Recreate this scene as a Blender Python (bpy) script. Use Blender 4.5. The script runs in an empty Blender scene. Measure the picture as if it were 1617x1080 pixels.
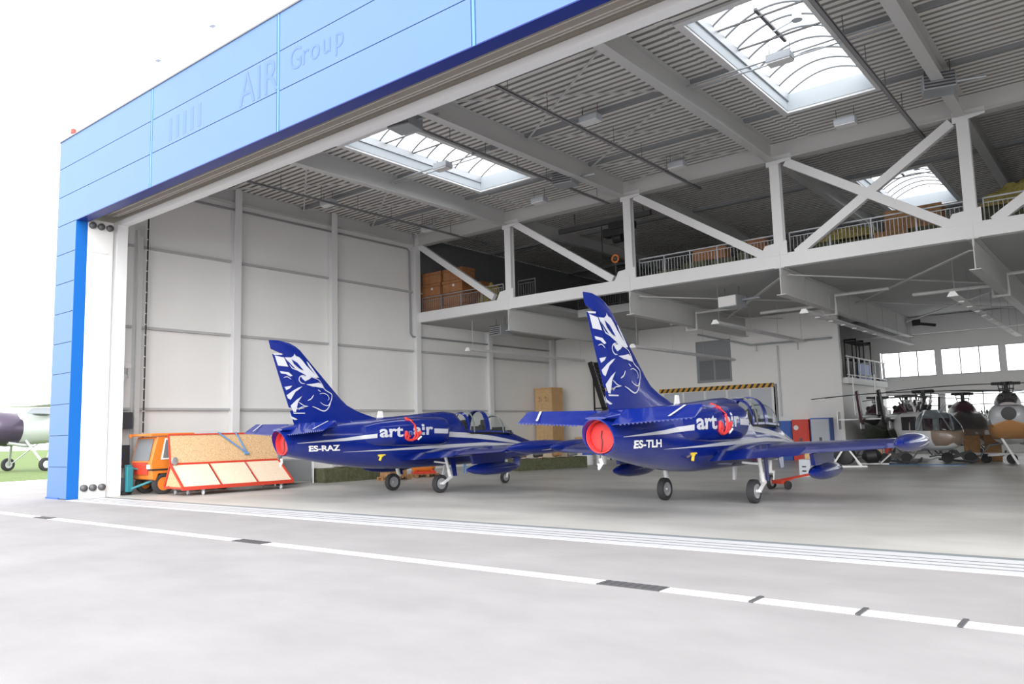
import bpy, math, random
from mathutils import Vector, Matrix
random.seed(7)
SC = bpy.context.scene
COL = SC.collection
R = math.radians
V = Vector

# ---------------------------------------------------------------- helpers
class MB:
    """Collects boxes, bars, tubes, lofts and links them as one mesh object."""
    def __init__(s): s.v = []; s.f = []; s.m = []; s.cur = 0
    def add(s, vs, fs):
        o = len(s.v); s.v += [tuple(p) for p in vs]
        for f in fs: s.f.append([i + o for i in f]); s.m.append(s.cur)
        return s
    def box(s, x0, x1, y0, y1, z0, z1):
        vs = [(x, y, z) for z in (z0, z1) for y in (y0, y1) for x in (x0, x1)]
        return s.add(vs, [(0, 2, 3, 1), (4, 5, 7, 6), (0, 1, 5, 4), (2, 6, 7, 3), (0, 4, 6, 2), (1, 3, 7, 5)])
    def cbox(s, c, d, rz=0):
        m = Matrix.Rotation(rz, 3, 'Z'); c = V(c)
        vs = [c + m @ V((x * d[0] / 2, y * d[1] / 2, z * d[2] / 2)) for z in (-1, 1) for y in (-1, 1) for x in (-1, 1)]
        return s.add(vs, [(0, 2, 3, 1), (4, 5, 7, 6), (0, 1, 5, 4), (2, 6, 7, 3), (0, 4, 6, 2), (1, 3, 7, 5)])
    def frame(s, p, q, up=(0, 0, 1)):
        p, q = V(p), V(q); d = (q - p).normalized(); up = V(up)
        if abs(d.dot(up)) > .98: up = V((0, 1, 0))
        a = d.cross(up).normalized(); b = a.cross(d).normalized()
        return p, q, a, b
    def bar(s, p, q, w, h, up=(0, 0, 1)):
        p, q, a, b = s.frame(p, q, up)
        vs = [e + a * (i * w / 2) + b * (j * h / 2) for e in (p, q) for i, j in ((-1, -1), (1, -1), (1, 1), (-1, 1))]
        return s.add(vs, [(3, 2, 1, 0), (4, 5, 6, 7), (0, 1, 5, 4), (1, 2, 6, 5), (2, 3, 7, 6), (3, 0, 4, 7)])
    def ibeam(s, p, q, h, w, tf=.025, tw=.015, up=(0, 0, 1)):
        p, q, a, b = s.frame(p, q, up)
        for o in (-1, 1): s.bar(p + b * o * (h - tf) / 2, q + b * o * (h - tf) / 2, w, tf, up)
        return s.bar(p, q, tw, h - 2 * tf, up)
    def tube(s, p, q, r, n=8, r2=None, caps=True):
        p, q, a, b = s.frame(p, q); r2 = r if r2 is None else r2
        vs = []
        for e, rr in ((p, r), (q, r2)):
            vs += [e + a * (rr * math.cos(2 * math.pi * i / n)) + b * (rr * math.sin(2 * math.pi * i / n)) for i in range(n)]
        fs = [(i, n + i, n + (i + 1) % n, (i + 1) % n) for i in range(n)]
        if caps: fs += [tuple(range(n)), tuple(range(2 * n - 1, n - 1, -1))]
        return s.add(vs, fs)
    def path(s, pts, r, n=8):
        pts = [V(p) for p in pts]; rings = []
        for i, p in enumerate(pts):
            d = (pts[min(i + 1, len(pts) - 1)] - pts[max(i - 1, 0)]).normalized()
            up = V((0, 0, 1)) if abs(d.z) < .9 else V((0, 1, 0))
            a = d.cross(up).normalized(); b = a.cross(d)
            rr = r[i] if isinstance(r, (list, tuple)) else r
            rings.append([p + a * (rr * math.cos(2 * math.pi * k / n)) + b * (rr * math.sin(2 * math.pi * k / n)) for k in range(n)])
        return s.loft(rings)
    def loft(s, rings, cap0=True, cap1=True, closed=True):
        n = len(rings[0]); vs = [p for r in rings for p in r]; fs = []
        for j in range(len(rings) - 1):
            for i in range(n if closed else n - 1):
                k = (i + 1) % n
                fs.append((j * n + i, (j + 1) * n + i, (j + 1) * n + k, j * n + k))
        if cap0: fs.append(tuple(range(n)))
        if cap1: fs.append(tuple(range(len(rings) * n - 1, (len(rings) - 1) * n - 1, -1)))
        return s.add(vs, fs)
    def lathe(s, prof, c, axis, n=24, caps=True):
        """prof: (distance along axis, radius)"""
        ax = V(axis).normalized(); c = V(c)
        up = V((0, 0, 1)) if abs(ax.z) < .9 else V((0, 1, 0))
        a = ax.cross(up).normalized(); b = a.cross(ax)
        rings = [[c + ax * t + a * (max(r, 1e-4) * math.cos(2 * math.pi * k / n)) + b * (max(r, 1e-4) * math.sin(2 * math.pi * k / n)) for k in range(n)] for t, r in prof]
        return s.loft(rings, caps, caps)
    def prism(s, poly, off):
        off = V(off); n = len(poly); vs = [V(p) for p in poly] + [V(p) + off for p in poly]
        fs = [tuple(range(n - 1, -1, -1)), tuple(range(n, 2 * n))] + [(i, (i + 1) % n, n + (i + 1) % n, n + i) for i in range(n)]
        return s.add(vs, fs)
    def torus(s, c, axis, R0, r, n=24, k=10, a0=0, a1=2 * math.pi):
        ax = V(axis).normalized(); c = V(c); up = V((0, 0, 1)) if abs(ax.z) < .9 else V((0, 1, 0))
        a = ax.cross(up).normalized(); b = a.cross(ax)
        rings = []
        for i in range(n + 1):
            t = a0 + (a1 - a0) * i / n; d = a * math.cos(t) + b * math.sin(t)
            rings.append([c + d * (R0 + r * math.cos(2 * math.pi * j / k)) + ax * (r * math.sin(2 * math.pi * j / k)) for j in range(k)])
        return s.loft(rings)
    def build(s, name, mats, parent=None, smooth=None, bevel=0):
        me = bpy.data.meshes.new(name); me.from_pydata(s.v, [], s.f)
        if not isinstance(mats, (list, tuple)): mats = [mats]
        for m in mats: me.materials.append(m)
        me.polygons.foreach_set('material_index', s.m)
        import bmesh
        bm = bmesh.new(); bm.from_mesh(me); bmesh.ops.recalc_face_normals(bm, faces=bm.faces); bm.to_mesh(me); bm.free()
        if smooth:
            me.shade_smooth(); me.set_sharp_from_angle(angle=R(smooth))
        me.update()
        o = bpy.data.objects.new(name, me); COL.objects.link(o)
        if parent is not None: o.parent = parent
        if bevel:
            b = o.modifiers.new('edge', 'BEVEL'); b.width = bevel; b.segments = 2; b.limit_method = 'ANGLE'; b.angle_limit = R(40)
        return o

def tag(o, label=None, cat=None, group=None, kind=None):
    if label: o['label'] = label
    if cat: o['category'] = cat
    if group: o['group'] = group
    if kind: o['kind'] = kind
    return o
def struct(o, label=None, cat='building'):
    o['kind'] = 'structure'
    if label: o['label'] = label
    o['category'] = cat
    return o
def thing(name, label, cat, loc=(0, 0, 0), rz=0, group=None):
    o = bpy.data.objects.new(name, None); COL.objects.link(o); o.empty_display_size = .2
    o.location = loc; o.rotation_euler = (0, 0, rz)
    return tag(o, label, cat, group)
def dup(root, loc=None, rz=None, label=None, group=None):
    r = root.copy(); COL.objects.link(r)
    if loc is not None: r.location = loc
    if rz is not None: r.rotation_euler = (0, 0, rz)
    if label: r['label'] = label
    if group: r['group'] = group
    for ch in list(root.children):
        c = ch.copy(); COL.objects.link(c); c.parent = r
        for g in list(ch.children):
            d = g.copy(); COL.objects.link(d); d.parent = c
    return r

# ---------------------------------------------------------------- materials
def srgb(r, g, b):
    f = lambda c: (c / 255 / 12.92) if c / 255 <= .04045 else ((c / 255 + .055) / 1.055) ** 2.4
    return (f(r), f(g), f(b), 1)
def mat(name, col, rough=.5, metal=0, var=0, scale=4, bump=0, bscale=40, coat=0, spec=.5, stretch=None):
    m = bpy.data.materials.new(name); m.use_nodes = True; nt = m.node_tree; p = nt.nodes['Principled BSDF']
    c = srgb(*col) if max(col) > 1.01 else (*col, 1)
    p.inputs['Base Color'].default_value = c; p.inputs['Roughness'].default_value = rough; p.inputs['Metallic'].default_value = metal
    p.inputs['Coat Weight'].default_value = coat; p.inputs['Coat Roughness'].default_value = .04
    p.inputs['Specular IOR Level'].default_value = spec
    if var or bump:
        tc = nt.nodes.new('ShaderNodeTexCoord'); mp = nt.nodes.new('ShaderNodeMapping'); nt.links.new(tc.outputs['Object'], mp.inputs[0])
        if stretch: mp.inputs['Scale'].default_value = stretch
    if var:
        n = nt.nodes.new('ShaderNodeTexNoise'); n.inputs['Scale'].default_value = scale; n.inputs['Detail'].default_value = 6; n.inputs['Roughness'].default_value = .6
        nt.links.new(mp.outputs[0], n.inputs['Vector'])
        r = nt.nodes.new('ShaderNodeValToRGB'); r.color_ramp.elements[0].position = .3; r.color_ramp.elements[1].position = .72
        r.color_ramp.elements[0].color = tuple(x * (1 - var) for x in c[:3]) + (1,)
        r.color_ramp.elements[1].color = tuple(min(1, x * (1 + var)) for x in c[:3]) + (1,)
        nt.links.new(n.outputs['Fac'], r.inputs[0]); nt.links.new(r.outputs[0], p.inputs['Base Color'])
    if bump:
        n = nt.nodes.new('ShaderNodeTexNoise'); n.inputs['Scale'].default_value = bscale; n.inputs['Detail'].default_value = 4
        nt.links.new(mp.outputs[0], n.inputs['Vector'])
        b = nt.nodes.new('ShaderNodeBump'); b.inputs['Strength'].default_value = bump; b.inputs['Distance'].default_value = .02
        nt.links.new(n.outputs['Fac'], b.inputs['Height']); nt.links.new(b.outputs[0], p.inputs['Normal'])
    return m
def mix_mat(name, a_type, b_type, fac, ca, cb, rough=.05):
    m = bpy.data.materials.new(name); m.use_nodes = True; nt = m.node_tree; nt.nodes.clear()
    o = nt.nodes.new('ShaderNodeOutputMaterial'); x = nt.nodes.new('ShaderNodeMixShader'); x.inputs[0].default_value = fac
    a = nt.nodes.new(a_type); b = nt.nodes.new(b_type)
    a.inputs['Color'].default_value = ca; b.inputs['Color'].default_value = cb
    for n in (a, b):
        if 'Roughness' in n.inputs: n.inputs['Roughness'].default_value = rough
    nt.links.new(a.outputs[0], x.inputs[1]); nt.links.new(b.outputs[0], x.inputs[2]); nt.links.new(x.outputs[0], o.inputs[0])
    return m

M = {}
M['concrete'] = mat('apron concrete', (.268, .260, .263), .85, var=.10, scale=.55, bump=.15, bscale=60, spec=.25, stretch=(1, 1.6, 1))
M['floor'] = mat('hangar floor', (.40, .395, .375), .40, var=.22, scale=.5, spec=.45, stretch=(.5, 1, 1))
M['grass'] = mat('grass', (.105, .165, .042), .9, var=.45, scale=9, bump=.8, bscale=50)
M['rail'] = mat('galvanised sill', (.50, .51, .53), .5, metal=.1, var=.06, scale=6)
M['groove'] = mat('dark groove', (.12, .12, .13), .7)
M['joint'] = mat('joint strip', (.16, .18, .19), .7)
M['whitepaint'] = mat('white road paint', (.56, .56, .56), .7, var=.08, scale=10)
M['grate'] = mat('drain grate', (.09, .09, .095), .6, metal=.3)
M['fascia'] = mat('pale blue cladding', (.088, .175, .38), .5, var=.03, scale=.6)
M['bluecol'] = mat('blue cladding', (.076, .165, .375), .5)
M['bluereveal'] = mat('bright blue reveal', (.004, .12, .44), .4)
M['blueshade'] = mat('blue soffit strip with painted shade', (.006, .022, .20), .4)  # same paint as the reveal, with the soffit's shade put into the colour
M['seam'] = mat('panel seam', (.06, .12, .20), .6)
M['ghost'] = mat('faded letters', (.074, .155, .345), .5)
M['wall'] = mat('white wall panel', (.78, .775, .755), .55, var=.02, scale=.7)
M['steel'] = mat('grey white painted steel', (.56, .56, .55), .5)
M['steelw'] = mat('white painted steel', (.72, .72, .72), .5)
M['deck'] = mat('trapezoid roof deck', (.74, .72, .68), .5)
M['deckrib_shade'] = mat('deck ribs with painted shade', (.27, .265, .255), .6)  # same deck sheet; shade of webs and recesses painted in as darker grey
M['darksteel'] = mat('dark steel', (.10, .10, .105), .5, metal=.3)
M['galv'] = mat('galvanised steel', (.42, .44, .46), .42, metal=.55)
M['pipe'] = mat('grey conduit', (.30, .30, .31), .5, metal=.2)
M['slab'] = mat('slab underside', (.43, .43, .425), .8, var=.05, scale=.8)
M['winframe'] = mat('window frame', (.45, .46, .47), .5)
M['glass'] = mix_mat('clear pane', 'ShaderNodeBsdfTransparent', 'ShaderNodeBsdfGlossy', .07, (.96, .98, .98, 1), (1, 1, 1, 1), .02)
M['poly'] = mix_mat('polycarbonate', 'ShaderNodeBsdfTransparent', 'ShaderNodeBsdfTranslucent', .35, (.95, .97, .99, 1), (.9, .93, .95, 1))
M['tinted'] = mix_mat('tinted pane', 'ShaderNodeBsdfTransparent', 'ShaderNodeBsdfGlossy', .14, (.55, .58, .6, 1), (1, 1, 1, 1), .02)
M['canopy'] = mix_mat('canopy perspex', 'ShaderNodeBsdfTransparent', 'ShaderNodeBsdfGlossy', .06, (.94, .96, .96, 1), (1, 1, 1, 1), .02)
M['jetblue'] = mat('gloss ultramarine', (.0022, .013, .16), .22, coat=.5)
M['jetsilver'] = mat('silver paint', (.52, .53, .57), .28, metal=.25, coat=.4)
M['silverdecal'] = mat('silver decal', (.46, .47, .51), .4)
M['decalgrey'] = mat('blue grey lettering', (.11, .14, .33), .4)
M['whitegear'] = mat('white gear paint', (.78, .78, .77), .4)
M['red'] = mat('red cover cloth', (.62, .04, .04), .7, var=.12, scale=8, bump=.3, bscale=14)
M['redpaint'] = mat('red paint', (.62, .045, .025), .45)
M['redtrolley'] = mat('orange red trolley paint', (.50, .045, .022), .45)
M['orange'] = mat('orange vehicle paint', (.64, .185, .025), .38, coat=.2)
M['tyre'] = mat('tyre rubber', (.028, .028, .03), .8)
M['tyregrey'] = mat('dusty tyre tread', (.10, .10, .105), .85)
M['hub'] = mat('wheel hub', (.42, .42, .43), .4, metal=.5)
M['black'] = mat('black', (.018, .018, .02), .5)
M['char'] = mat('charcoal box', (.05, .055, .065), .5)
M['yellow'] = mat('yellow', (.75, .55, .05), .5)
M['osb'] = mat('chipboard', (.56, .37, .20), .75, var=.36, scale=26)
M['osblight'] = mat('pale chipboard', (.70, .57, .43), .75, var=.10, scale=18)
M['blue'] = mat('blue paint', (.035, .11, .42), .5)
M['lightblue'] = mat('steel blue tube', (.10, .25, .50), .5)
M['teal'] = mat('teal paint', (.015, .17, .20), .5)
M['wood'] = mat('crate wood', (.56, .36, .17), .7, var=.2, scale=5, stretch=(6, 6, .6))
M['woodply'] = mat('crate plywood', (.60, .40, .20), .7, var=.18, scale=9)
M['wooddark'] = mat('pallet wood', (.36, .20, .09), .8, var=.25, scale=6)
M['chest'] = mat('brown chest', (.34, .15, .06), .6, var=.2, scale=4)
M['olive'] = mat('olive crate', (.085, .09, .045), .75, var=.35, scale=7)
M['ochre'] = mat('ochre sack', (.30, .25, .07), .8, var=.35, scale=9, bump=.4, bscale=12)
M['white'] = mat('white plastic', (.74, .74, .73), .45)
M['grey'] = mat('light grey cabinet', (.48, .51, .55), .5)
M['dgrey'] = mat('dark grey', (.16, .17, .18), .55)
M['mgrey'] = mat('mid grey panel', (.25, .26, .27), .55)
M['hazardy'] = mat('hazard orange', (.62, .33, .03), .5)
M['heliwhite'] = mat('white helicopter paint', (.70, .71, .71), .28, coat=.3)
M['helibrown'] = mat('bronze helicopter paint', (.20, .15, .115), .3, coat=.3)
M['helitan'] = mat('tan helicopter paint', (.42, .21, .08), .32, coat=.3)
M['heligreen'] = mat('dark green helicopter paint', (.055, .065, .05), .35, coat=.2)
M['heligrey'] = mat('silver grey helicopter paint', (.40, .41, .43), .3, coat=.3)
M['helimaroon'] = mat('dark maroon paint', (.07, .03, .04), .4)
M['bowl'] = mat('dark bare metal', (.14, .13, .13), .35, metal=.6)
M['purple'] = mat('purple black cowl', (.045, .03, .065), .35, coat=.3)
M['silver'] = mat('aluminium skin', (.56, .59, .60), .38, metal=.4)
M['paleyellow'] = mat('curb liner', (.40, .44, .47), .6)
M['soffit'] = mat('beige soffit', (.47, .435, .395), .7)
M['shadewall'] = mat('loft wall with painted shade', (.16, .165, .17), .7, var=.05)  # dimness of the loft put into the wall colour
M['girt'] = mat('grey wall rail', (.44, .44, .44), .5)
# ---------------------------------------------------------------- camera, sky
f_px = 1238.4; yaw, pitch, roll, cam_h = .676, .114, .027, 1.907
cy, sy, cp, sp = math.cos(yaw), math.sin(yaw), math.cos(pitch), math.sin(pitch)
fw = V((-sy * cp, cy * cp, sp)); rt = V((cy, sy, 0)); dn = fw.cross(rt)
r2 = rt * math.cos(roll) + dn * math.sin(roll); d2 = -rt * math.sin(roll) + dn * math.cos(roll)
cam = bpy.data.cameras.new('camera'); co = bpy.data.objects.new('camera', cam); COL.objects.link(co)
cam.sensor_width = 36; cam.sensor_fit = 'HORIZONTAL'; cam.lens = f_px / 1617 * 36; cam.clip_end = 1000
mw = Matrix.Identity(4)
for i in range(3): mw[i][0] = r2[i]; mw[i][1] = -d2[i]; mw[i][2] = -fw[i]
mw[2][3] = cam_h; co.matrix_world = mw; SC.camera = co

w = bpy.data.worlds.new('overcast'); SC.world = w; w.use_nodes = True
bg = w.node_tree.nodes['Background']; bg.inputs[0].default_value = (1, .99, 1, 1); bg.inputs[1].default_value = 3.1
sun = bpy.data.lights.new('overcast_sun', 'SUN'); sun.energy = 4.2; sun.angle = R(70)
so = bpy.data.objects.new('overcast_sun', sun); COL.objects.link(so); so.rotation_euler = V((-.62, .62, -.48)).to_track_quat('-Z', 'Y').to_euler()
SC.view_settings.view_transform = 'Standard'; SC.view_settings.look = 'None'; SC.view_settings.gamma = 1; SC.view_settings.exposure = 0
SC.view_settings.use_curve_mapping = False
SC.cycles.diffuse_bounces = 7; SC.cycles.max_bounces = 14; SC.cycles.transparent_max_bounces = 24; SC.cycles.use_denoising = True
SC.cycles.sample_clamp_indirect = 6

# ---------------------------------------------------------------- ground
struct(MB().box(-60, 40, -25, 12.75, -.3, 0).build('ground', M['concrete']), 'pale grey concrete apron in front of the hangar', 'ground')
struct(MB().box(-46, -31.2, 12.75, 60, -.3, -.004).build('ground_side', M['concrete']), 'pale concrete strip beside the hangar wall', 'ground')
struct(MB().box(-31.2, 14, 12.75, 52.2, -.3, 0).build('floor', M['floor']), 'smooth grey concrete hangar floor', 'floor')
g = MB()
gv = []; NX, NY = 60, 40
for j in range(NY + 1):
    for i in range(NX + 1):
        x = -46 - 254 * (i / NX) ** 1.6; y = -25 + 325 * (j / NY)
        gv.append((x, y, .02 + random.uniform(0, .05)))
g.add(gv, [(j * (NX + 1) + i, j * (NX + 1) + i + 1, (j + 1) * (NX + 1) + i + 1, (j + 1) * (NX + 1) + i) for j in range(NY) for i in range(NX)])
tag(g.build('grass', M['grass']), 'mown green grass beyond the concrete at the left', 'grass', kind='stuff')
struct(MB().box(-46, 200, 60, 200, -.4, -.05).build('ground_back', M['concrete']), 'ground outside behind the hangar windows', 'ground')
# sill rails of the sliding doors
s = MB().box(-28.7, 12, 11.45, 12.62, 0, .012)
s.cur = 1
for y in (11.72, 11.98, 12.24): s.box(-28.7, 12, y, y + .045, .012, .0135)
s.cur = 2; s.box(-28.7, 12, 12.62, 12.85, 0, .008)
struct(s.build('trim_1', [M['rail'], M['groove'], M['joint']]), 'bright metal sill with three door rails across the opening', 'door sill')
ln = MB()
for x0, x1 in ((-46, -23.1), (-22.2, -13.75), (-12.7, -5.5), (-4.65, 12)): ln.box(x0, x1, 8.42, 8.68, 0, .006)
struct(ln.build('trim_2', M['whitepaint']), 'white painted line running along the apron', 'line')
for x, t in ((-22.65, 'leftmost small dark drain grate in the white line, near the blue column'), (-13.22, 'dark drain grate in the white line, the middle one of three'), (-5.08, 'largest nearest dark drain grate in the white line')):
    b = MB().box(x - .44, x + .44, 8.42, 8.68, 0, .01)
    for k in range(8): b.box(x - .42 + k * .11, x - .36 + k * .11, 8.44, 8.66, .01, .016)
    tag(b.build('drain_grate', M['grate']), t, 'drain', 'drain grates in the white line')
for x, t in ((-3.55, 'leftmost small dark joint bracket across the white line, nearest the big drain grate'), (-2.45, 'middle small dark joint bracket across the white line on the right'), (-1.55, 'rightmost small dark joint bracket across the white line')):
    tag(MB().box(x, x + .05, 8.40, 8.72, .006, .02).build('line_clamp', M['darksteel']), t, 'bracket', 'joint brackets on the white line')
# ---------------------------------------------------------------- facade
YF = 11.6; ZB, ZT = 9.83, 13.07; XL = -30.68; XO = -29.05
f = MB()
xs = [XL, -23.7, -16.93, -10.1, -3.2, 3.7, 12]
for i in range(6):
    for k in range(3):
        f.box(xs[i] + (.07 if i else .01), xs[i + 1] - .07, YF, YF + .05, ZB + k * 1.09 + .012, ZB + (k + 1) * 1.09 - .012)
f.cur = 1; f.box(XL, 12, YF + .03, YF + .28, ZB, ZT)
f.cur = 2
for x in xs[1:6]: f.box(x - .035, x + .035, YF - .005, YF + .04, ZB, ZT)
f.cur = 3; f.box(XL - .02, 12, YF - .03, YF + .3, ZT, ZT + .05)
wf = struct(f.build('wall_front', [M['fascia'], M['seam'], M['lightblue'], M['dgrey']]), 'pale blue cladding band above the hangar opening', 'wall')
f = MB()
for k in range(9):
    f.box(XL + .01, XO - .005, YF, YF + .05, max(0.02, ZB - (k + 1) * 1.09 + .012), ZB - k * 1.09 - .012)
f.cur = 1; f.box(XL, XO - .03, YF + .03, YF + 1.2, 0, ZB)
f.cur = 2; f.box(XO - .03, XO, YF + .005, 12.0, 0, ZB)
f.cur = 3; f.box(XL - .03, XO - .6, YF - .03, YF + .1, 0, .06)
struct(f.build('column_front', [M['bluecol'], M['seam'], M['bluereveal'], M['blue']]), 'tall blue clad column at the left of the opening', 'column')
struct(MB().box(XO, 12, YF + .005, 12.0, ZB - .01, ZB + .02).build('trim_3', M['blueshade']), 'shade-painted blue underside strip of the front cladding', 'soffit')
# raised faded letters on the band
def text_mesh(s, size, name='t', extrude=0.0, bold=0.0, xs=1.0, shear=0):
    cu = bpy.data.curves.new(name, 'FONT'); cu.body = s; cu.size = size; cu.extrude = extrude; cu.offset = bold; cu.resolution_u = 4; cu.shear = shear
    o = bpy.data.objects.new(name, cu); COL.objects.link(o)
    dg = bpy.context.evaluated_depsgraph_get(); me = bpy.data.meshes.new_from_object(o.evaluated_get(dg))
    vs = [(v.co.x * xs, v.co.y, v.co.z) for v in me.vertices]; fs = [tuple(p.vertices) for p in me.polygons]
    bpy.data.objects.remove(o); bpy.data.curves.remove(cu); bpy.data.meshes.remove(me)
    return vs, fs
for s_, sz, x, z, xs_ in (('A', 1.35, -18.75, 11.0, .85), ('I', 1.35, -17.95, 11.0, .85), ('R', 1.35, -17.62, 11.0, .85), ('G', .85, -16.45, 11.3, .9), ('r', .85, -15.92, 11.3, .9), ('o', .85, -15.58, 11.3, .9), ('u', .85, -15.1, 11.3, .9), ('p', .85, -14.62, 11.3, .9)):
    vs, fs = text_mesh(s_, sz, xs=xs_)
    t = MB().add([(x + a, YF - .006, z + b) for a, b, c in vs], fs)
    o = t.build('faded_letter', M['ghost']); o.parent = wf
for k in range(5):
    o = MB().box(-22.6 + k * .42, -22.42 + k * .42, YF - .004, YF, 11.05, 11.75).build('faded_letter', M['ghost']); o.parent = wf
# opening jamb, white door column, header, soffit with tracks
j = MB().box(XO - .6, XO, 12.0, 12.9, 0, 9.95)
for z in (2.5, 5.75, 8.75): j.box(XO, XO + .025, 12.02, 12.72, z, z + .06)
struct(j.build('wall_jamb', M['wall']), 'white ends of the parked sliding door leaves behind the blue column', 'wall')
struct(MB().box(XO - .6, XO - .1, 12.9, 13.05, 0, 9.93).build('trim_4', M['steel']), 'narrow grey recess beside the white door column', 'jamb')
struct(MB().box(XO - .5, XO + .01, 13.05, 13.43, 0, 9.93).build('column_door', M['steelw']), 'white steel column at the left edge of the opening', 'column')
for y, w_ in ((12.15, 'nearest the blue column'), (12.45, 'in the middle of three'), (12.76, 'nearest the white door column')):
    for z, t in ((.36, 'dark guide roller low on the white door leaves, ' + w_), (9.72, 'dark roller at the top of the door tracks, ' + w_)):
        b = MB().lathe([(0, .12), (.1, .12), (.12, .1), (.16, .05)], (XO, y, z), (1, 0, 0), 16)
        tag(b.build('door_roller', M['darksteel'], smooth=40), t, 'roller', 'top door rollers' if z > 5 else 'bottom door rollers')
struct(MB().box(-29.6, 12, 13.15, 13.45, 9.93, 10.12).build('beam_header', M['steelw']), 'light grey header beam across the top of the opening', 'beam')
s = MB().box(-30.6, 12, 12.0, 13.4, 10.32, 10.38); s.box(-30.6, 12, 13.3, 13.42, 10.12, 13.0); s.box(-30.6, 12, 12.0, 13.5, 13.02, 13.1)
s.cur = 1
for y in (12.12, 12.48, 12.84): s.box(-29, 12, y, y + .05, 10.17, 10.32); s.box(-29, 12, y + .16, y + .2, 10.2, 10.32)
struct(s.build('trim_5', [M['soffit'], M['soffit']]), 'grey soffit with sliding door tracks under the header', 'soffit')
struct(MB().box(-29.0, 12, 12.0, 12.06, 9.98, 10.32).build('trim_6', M['galv']), 'outer lip of the door track soffit', 'trim')

# ---------------------------------------------------------------- side wall, columns
XW = -31.1
CY = [14.75, 19.07, 24.4, 30.15, 36.25, 42.7]
struct(MB().box(XW - .06, XW, 12.9, 52.2, 0, 13.1).build('wall_left', M['wall']), 'tall white panelled wall on the left inside the hangar', 'wall')
for z, t in ((3.2, 'lowest'), (6.45, 'middle'), (9.73, 'upper')):
    b = MB()
    for y0, y1 in zip([13.5] + CY[:-1], CY): b.box(XW, XW + .15, y0 + .17, y1 - .17, z - .05, z + .05)
    struct(b.build('trim_wall', M['girt']), t + ' horizontal rail across the left wall panels', 'trim')
b = MB().path([(XW + .1, 16.8, 12.12), (XW + .1, 29.6, 12.12), (XW + .1, 29.75, 12.0), (XW + .1, 29.8, 7.4), (XW + .1, 29.95, 7.25), (XW + .1, 42.6, 7.25)], .05, 8)
tag(b.build('wall_pipe', M['pipe'], smooth=50), 'grey conduit along the top of the left wall dropping beside the truss column', 'pipe')
for i, (y, t) in enumerate(zip(CY[1:], ('white steel wall column nearest the door on the left wall', 'second white steel wall column behind the blue jet fin', 'white wall column carrying the end of the truss', 'white wall column behind the first jet canopy', 'white wall column in the far corner by the office wall'))):
    top = 13.0 if y < 31 else 8
    b = MB().ibeam((XW + .2, y, 0), (XW + .2, y, top), .36, .34, .025, .02, up=(1, 0, 0))
    struct(b.build('column', M['steelw']), t, 'column')
b = MB().ibeam((XW + .2, 14.75, 0), (XW + .2, 14.75, 10.4), .36, .2, .03, .02, up=(1, 0, 0))
for k in range(40): b.box(XW + .37, XW + .40, 14.66, 14.84, .3 + k * .25, .36 + k * .25)
struct(b.build('column_ladder', M['steel']), 'rough grey service column near the white door column', 'column')
b = MB().tube((XW + .45, 14.98, .3), (XW + .45, 14.98, 10.9), .035, 8)
b.cur = 1
for k in range(24): b.box(XW + .40, XW + .48, 14.93, 15.03, .5 + k * .43, .54 + k * .43)
tag(b.build('cable', [M['black'], M['white']]), 'black cable with white clips running up the wall by the service column', 'cable')
struct(MB().box(XW, 12, 52.0, 52.2, 0, 1.58).box(XW, 12, 52.0, 52.2, 3.5, 4.55).box(XW, 12, 52.0, 52.2, 6.12, 8.1)
       .box(XW, -12.55, 52.0, 52.2, 1.58, 6.12).box(12, 12.2, 13, 52.2, 0, 13.1).build('wall_back', M['wall']), 'white back wall with window bands behind the helicopters', 'wall')
struct(MB().box(XW, 12, 52.0, 52.2, 8.1, 13.1).build('wall_loft', M['shadewall']), 'upper back wall, painted dark with shade, over the mezzanine', 'wall')
struct(MB().box(XW, XW + .03, 30.4, 52, 8.2, 12.95).build('wall_loft_shade', M['shadewall']), 'dark shade sheet on the wall beside the brown chests on the mezzanine', 'wall')  # dark sheet added over the white left wall in place of shade
# back windows : two bands of separate windows
wx = [-12.55]
n = 1
ORD = ['first', 'second', 'third', 'fourth', 'fifth', 'sixth', 'seventh', 'eighth', 'ninth']
xw = -12.45
while xw < 9:
    for z0, z1 in ((4.55, 6.12), (1.58, 3.5)):
        b = MB(); x1 = xw + 2.95
        b.box(xw - .02, x1 + .02, 52.02, 52.1, z0, z0 + .05).box(xw - .02, x1 + .02, 52.02, 52.1, z1 - .05, z1)
        for k in range(4): b.box(xw + k * .983 - .025, xw + k * .983 + .025, 52.02, 52.1, z0, z1)
        if z0 < 2:
            for z in (2.3, 2.75): b.box(xw, x1, 52.03, 52.09, z, z + .05)
        o = b.build('window_%d' % n, M['winframe'])
        struct(o, ('upper' if z0 > 4 else 'lower') + ' three pane back wall window, %s from the left' % ORD[(n - 1) // 2], 'window')
        o['group'] = ('upper' if z0 > 4 else 'lower') + ' back windows'
        p = MB().box(xw, x1, 52.055, 52.065, z0 + .05, z1 - .05).build('pane', M['glass']); p.parent = o
        n += 1
    struct(MB().box(xw + 2.97, xw + 3.29, 51.98, 52.2, 1.5, 6.2).build('pillar_back', M['wall']), 'white pier between the back windows, %s from the left' % ORD[(n - 2) // 2], 'pillar')
    xw += 3.26

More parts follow.
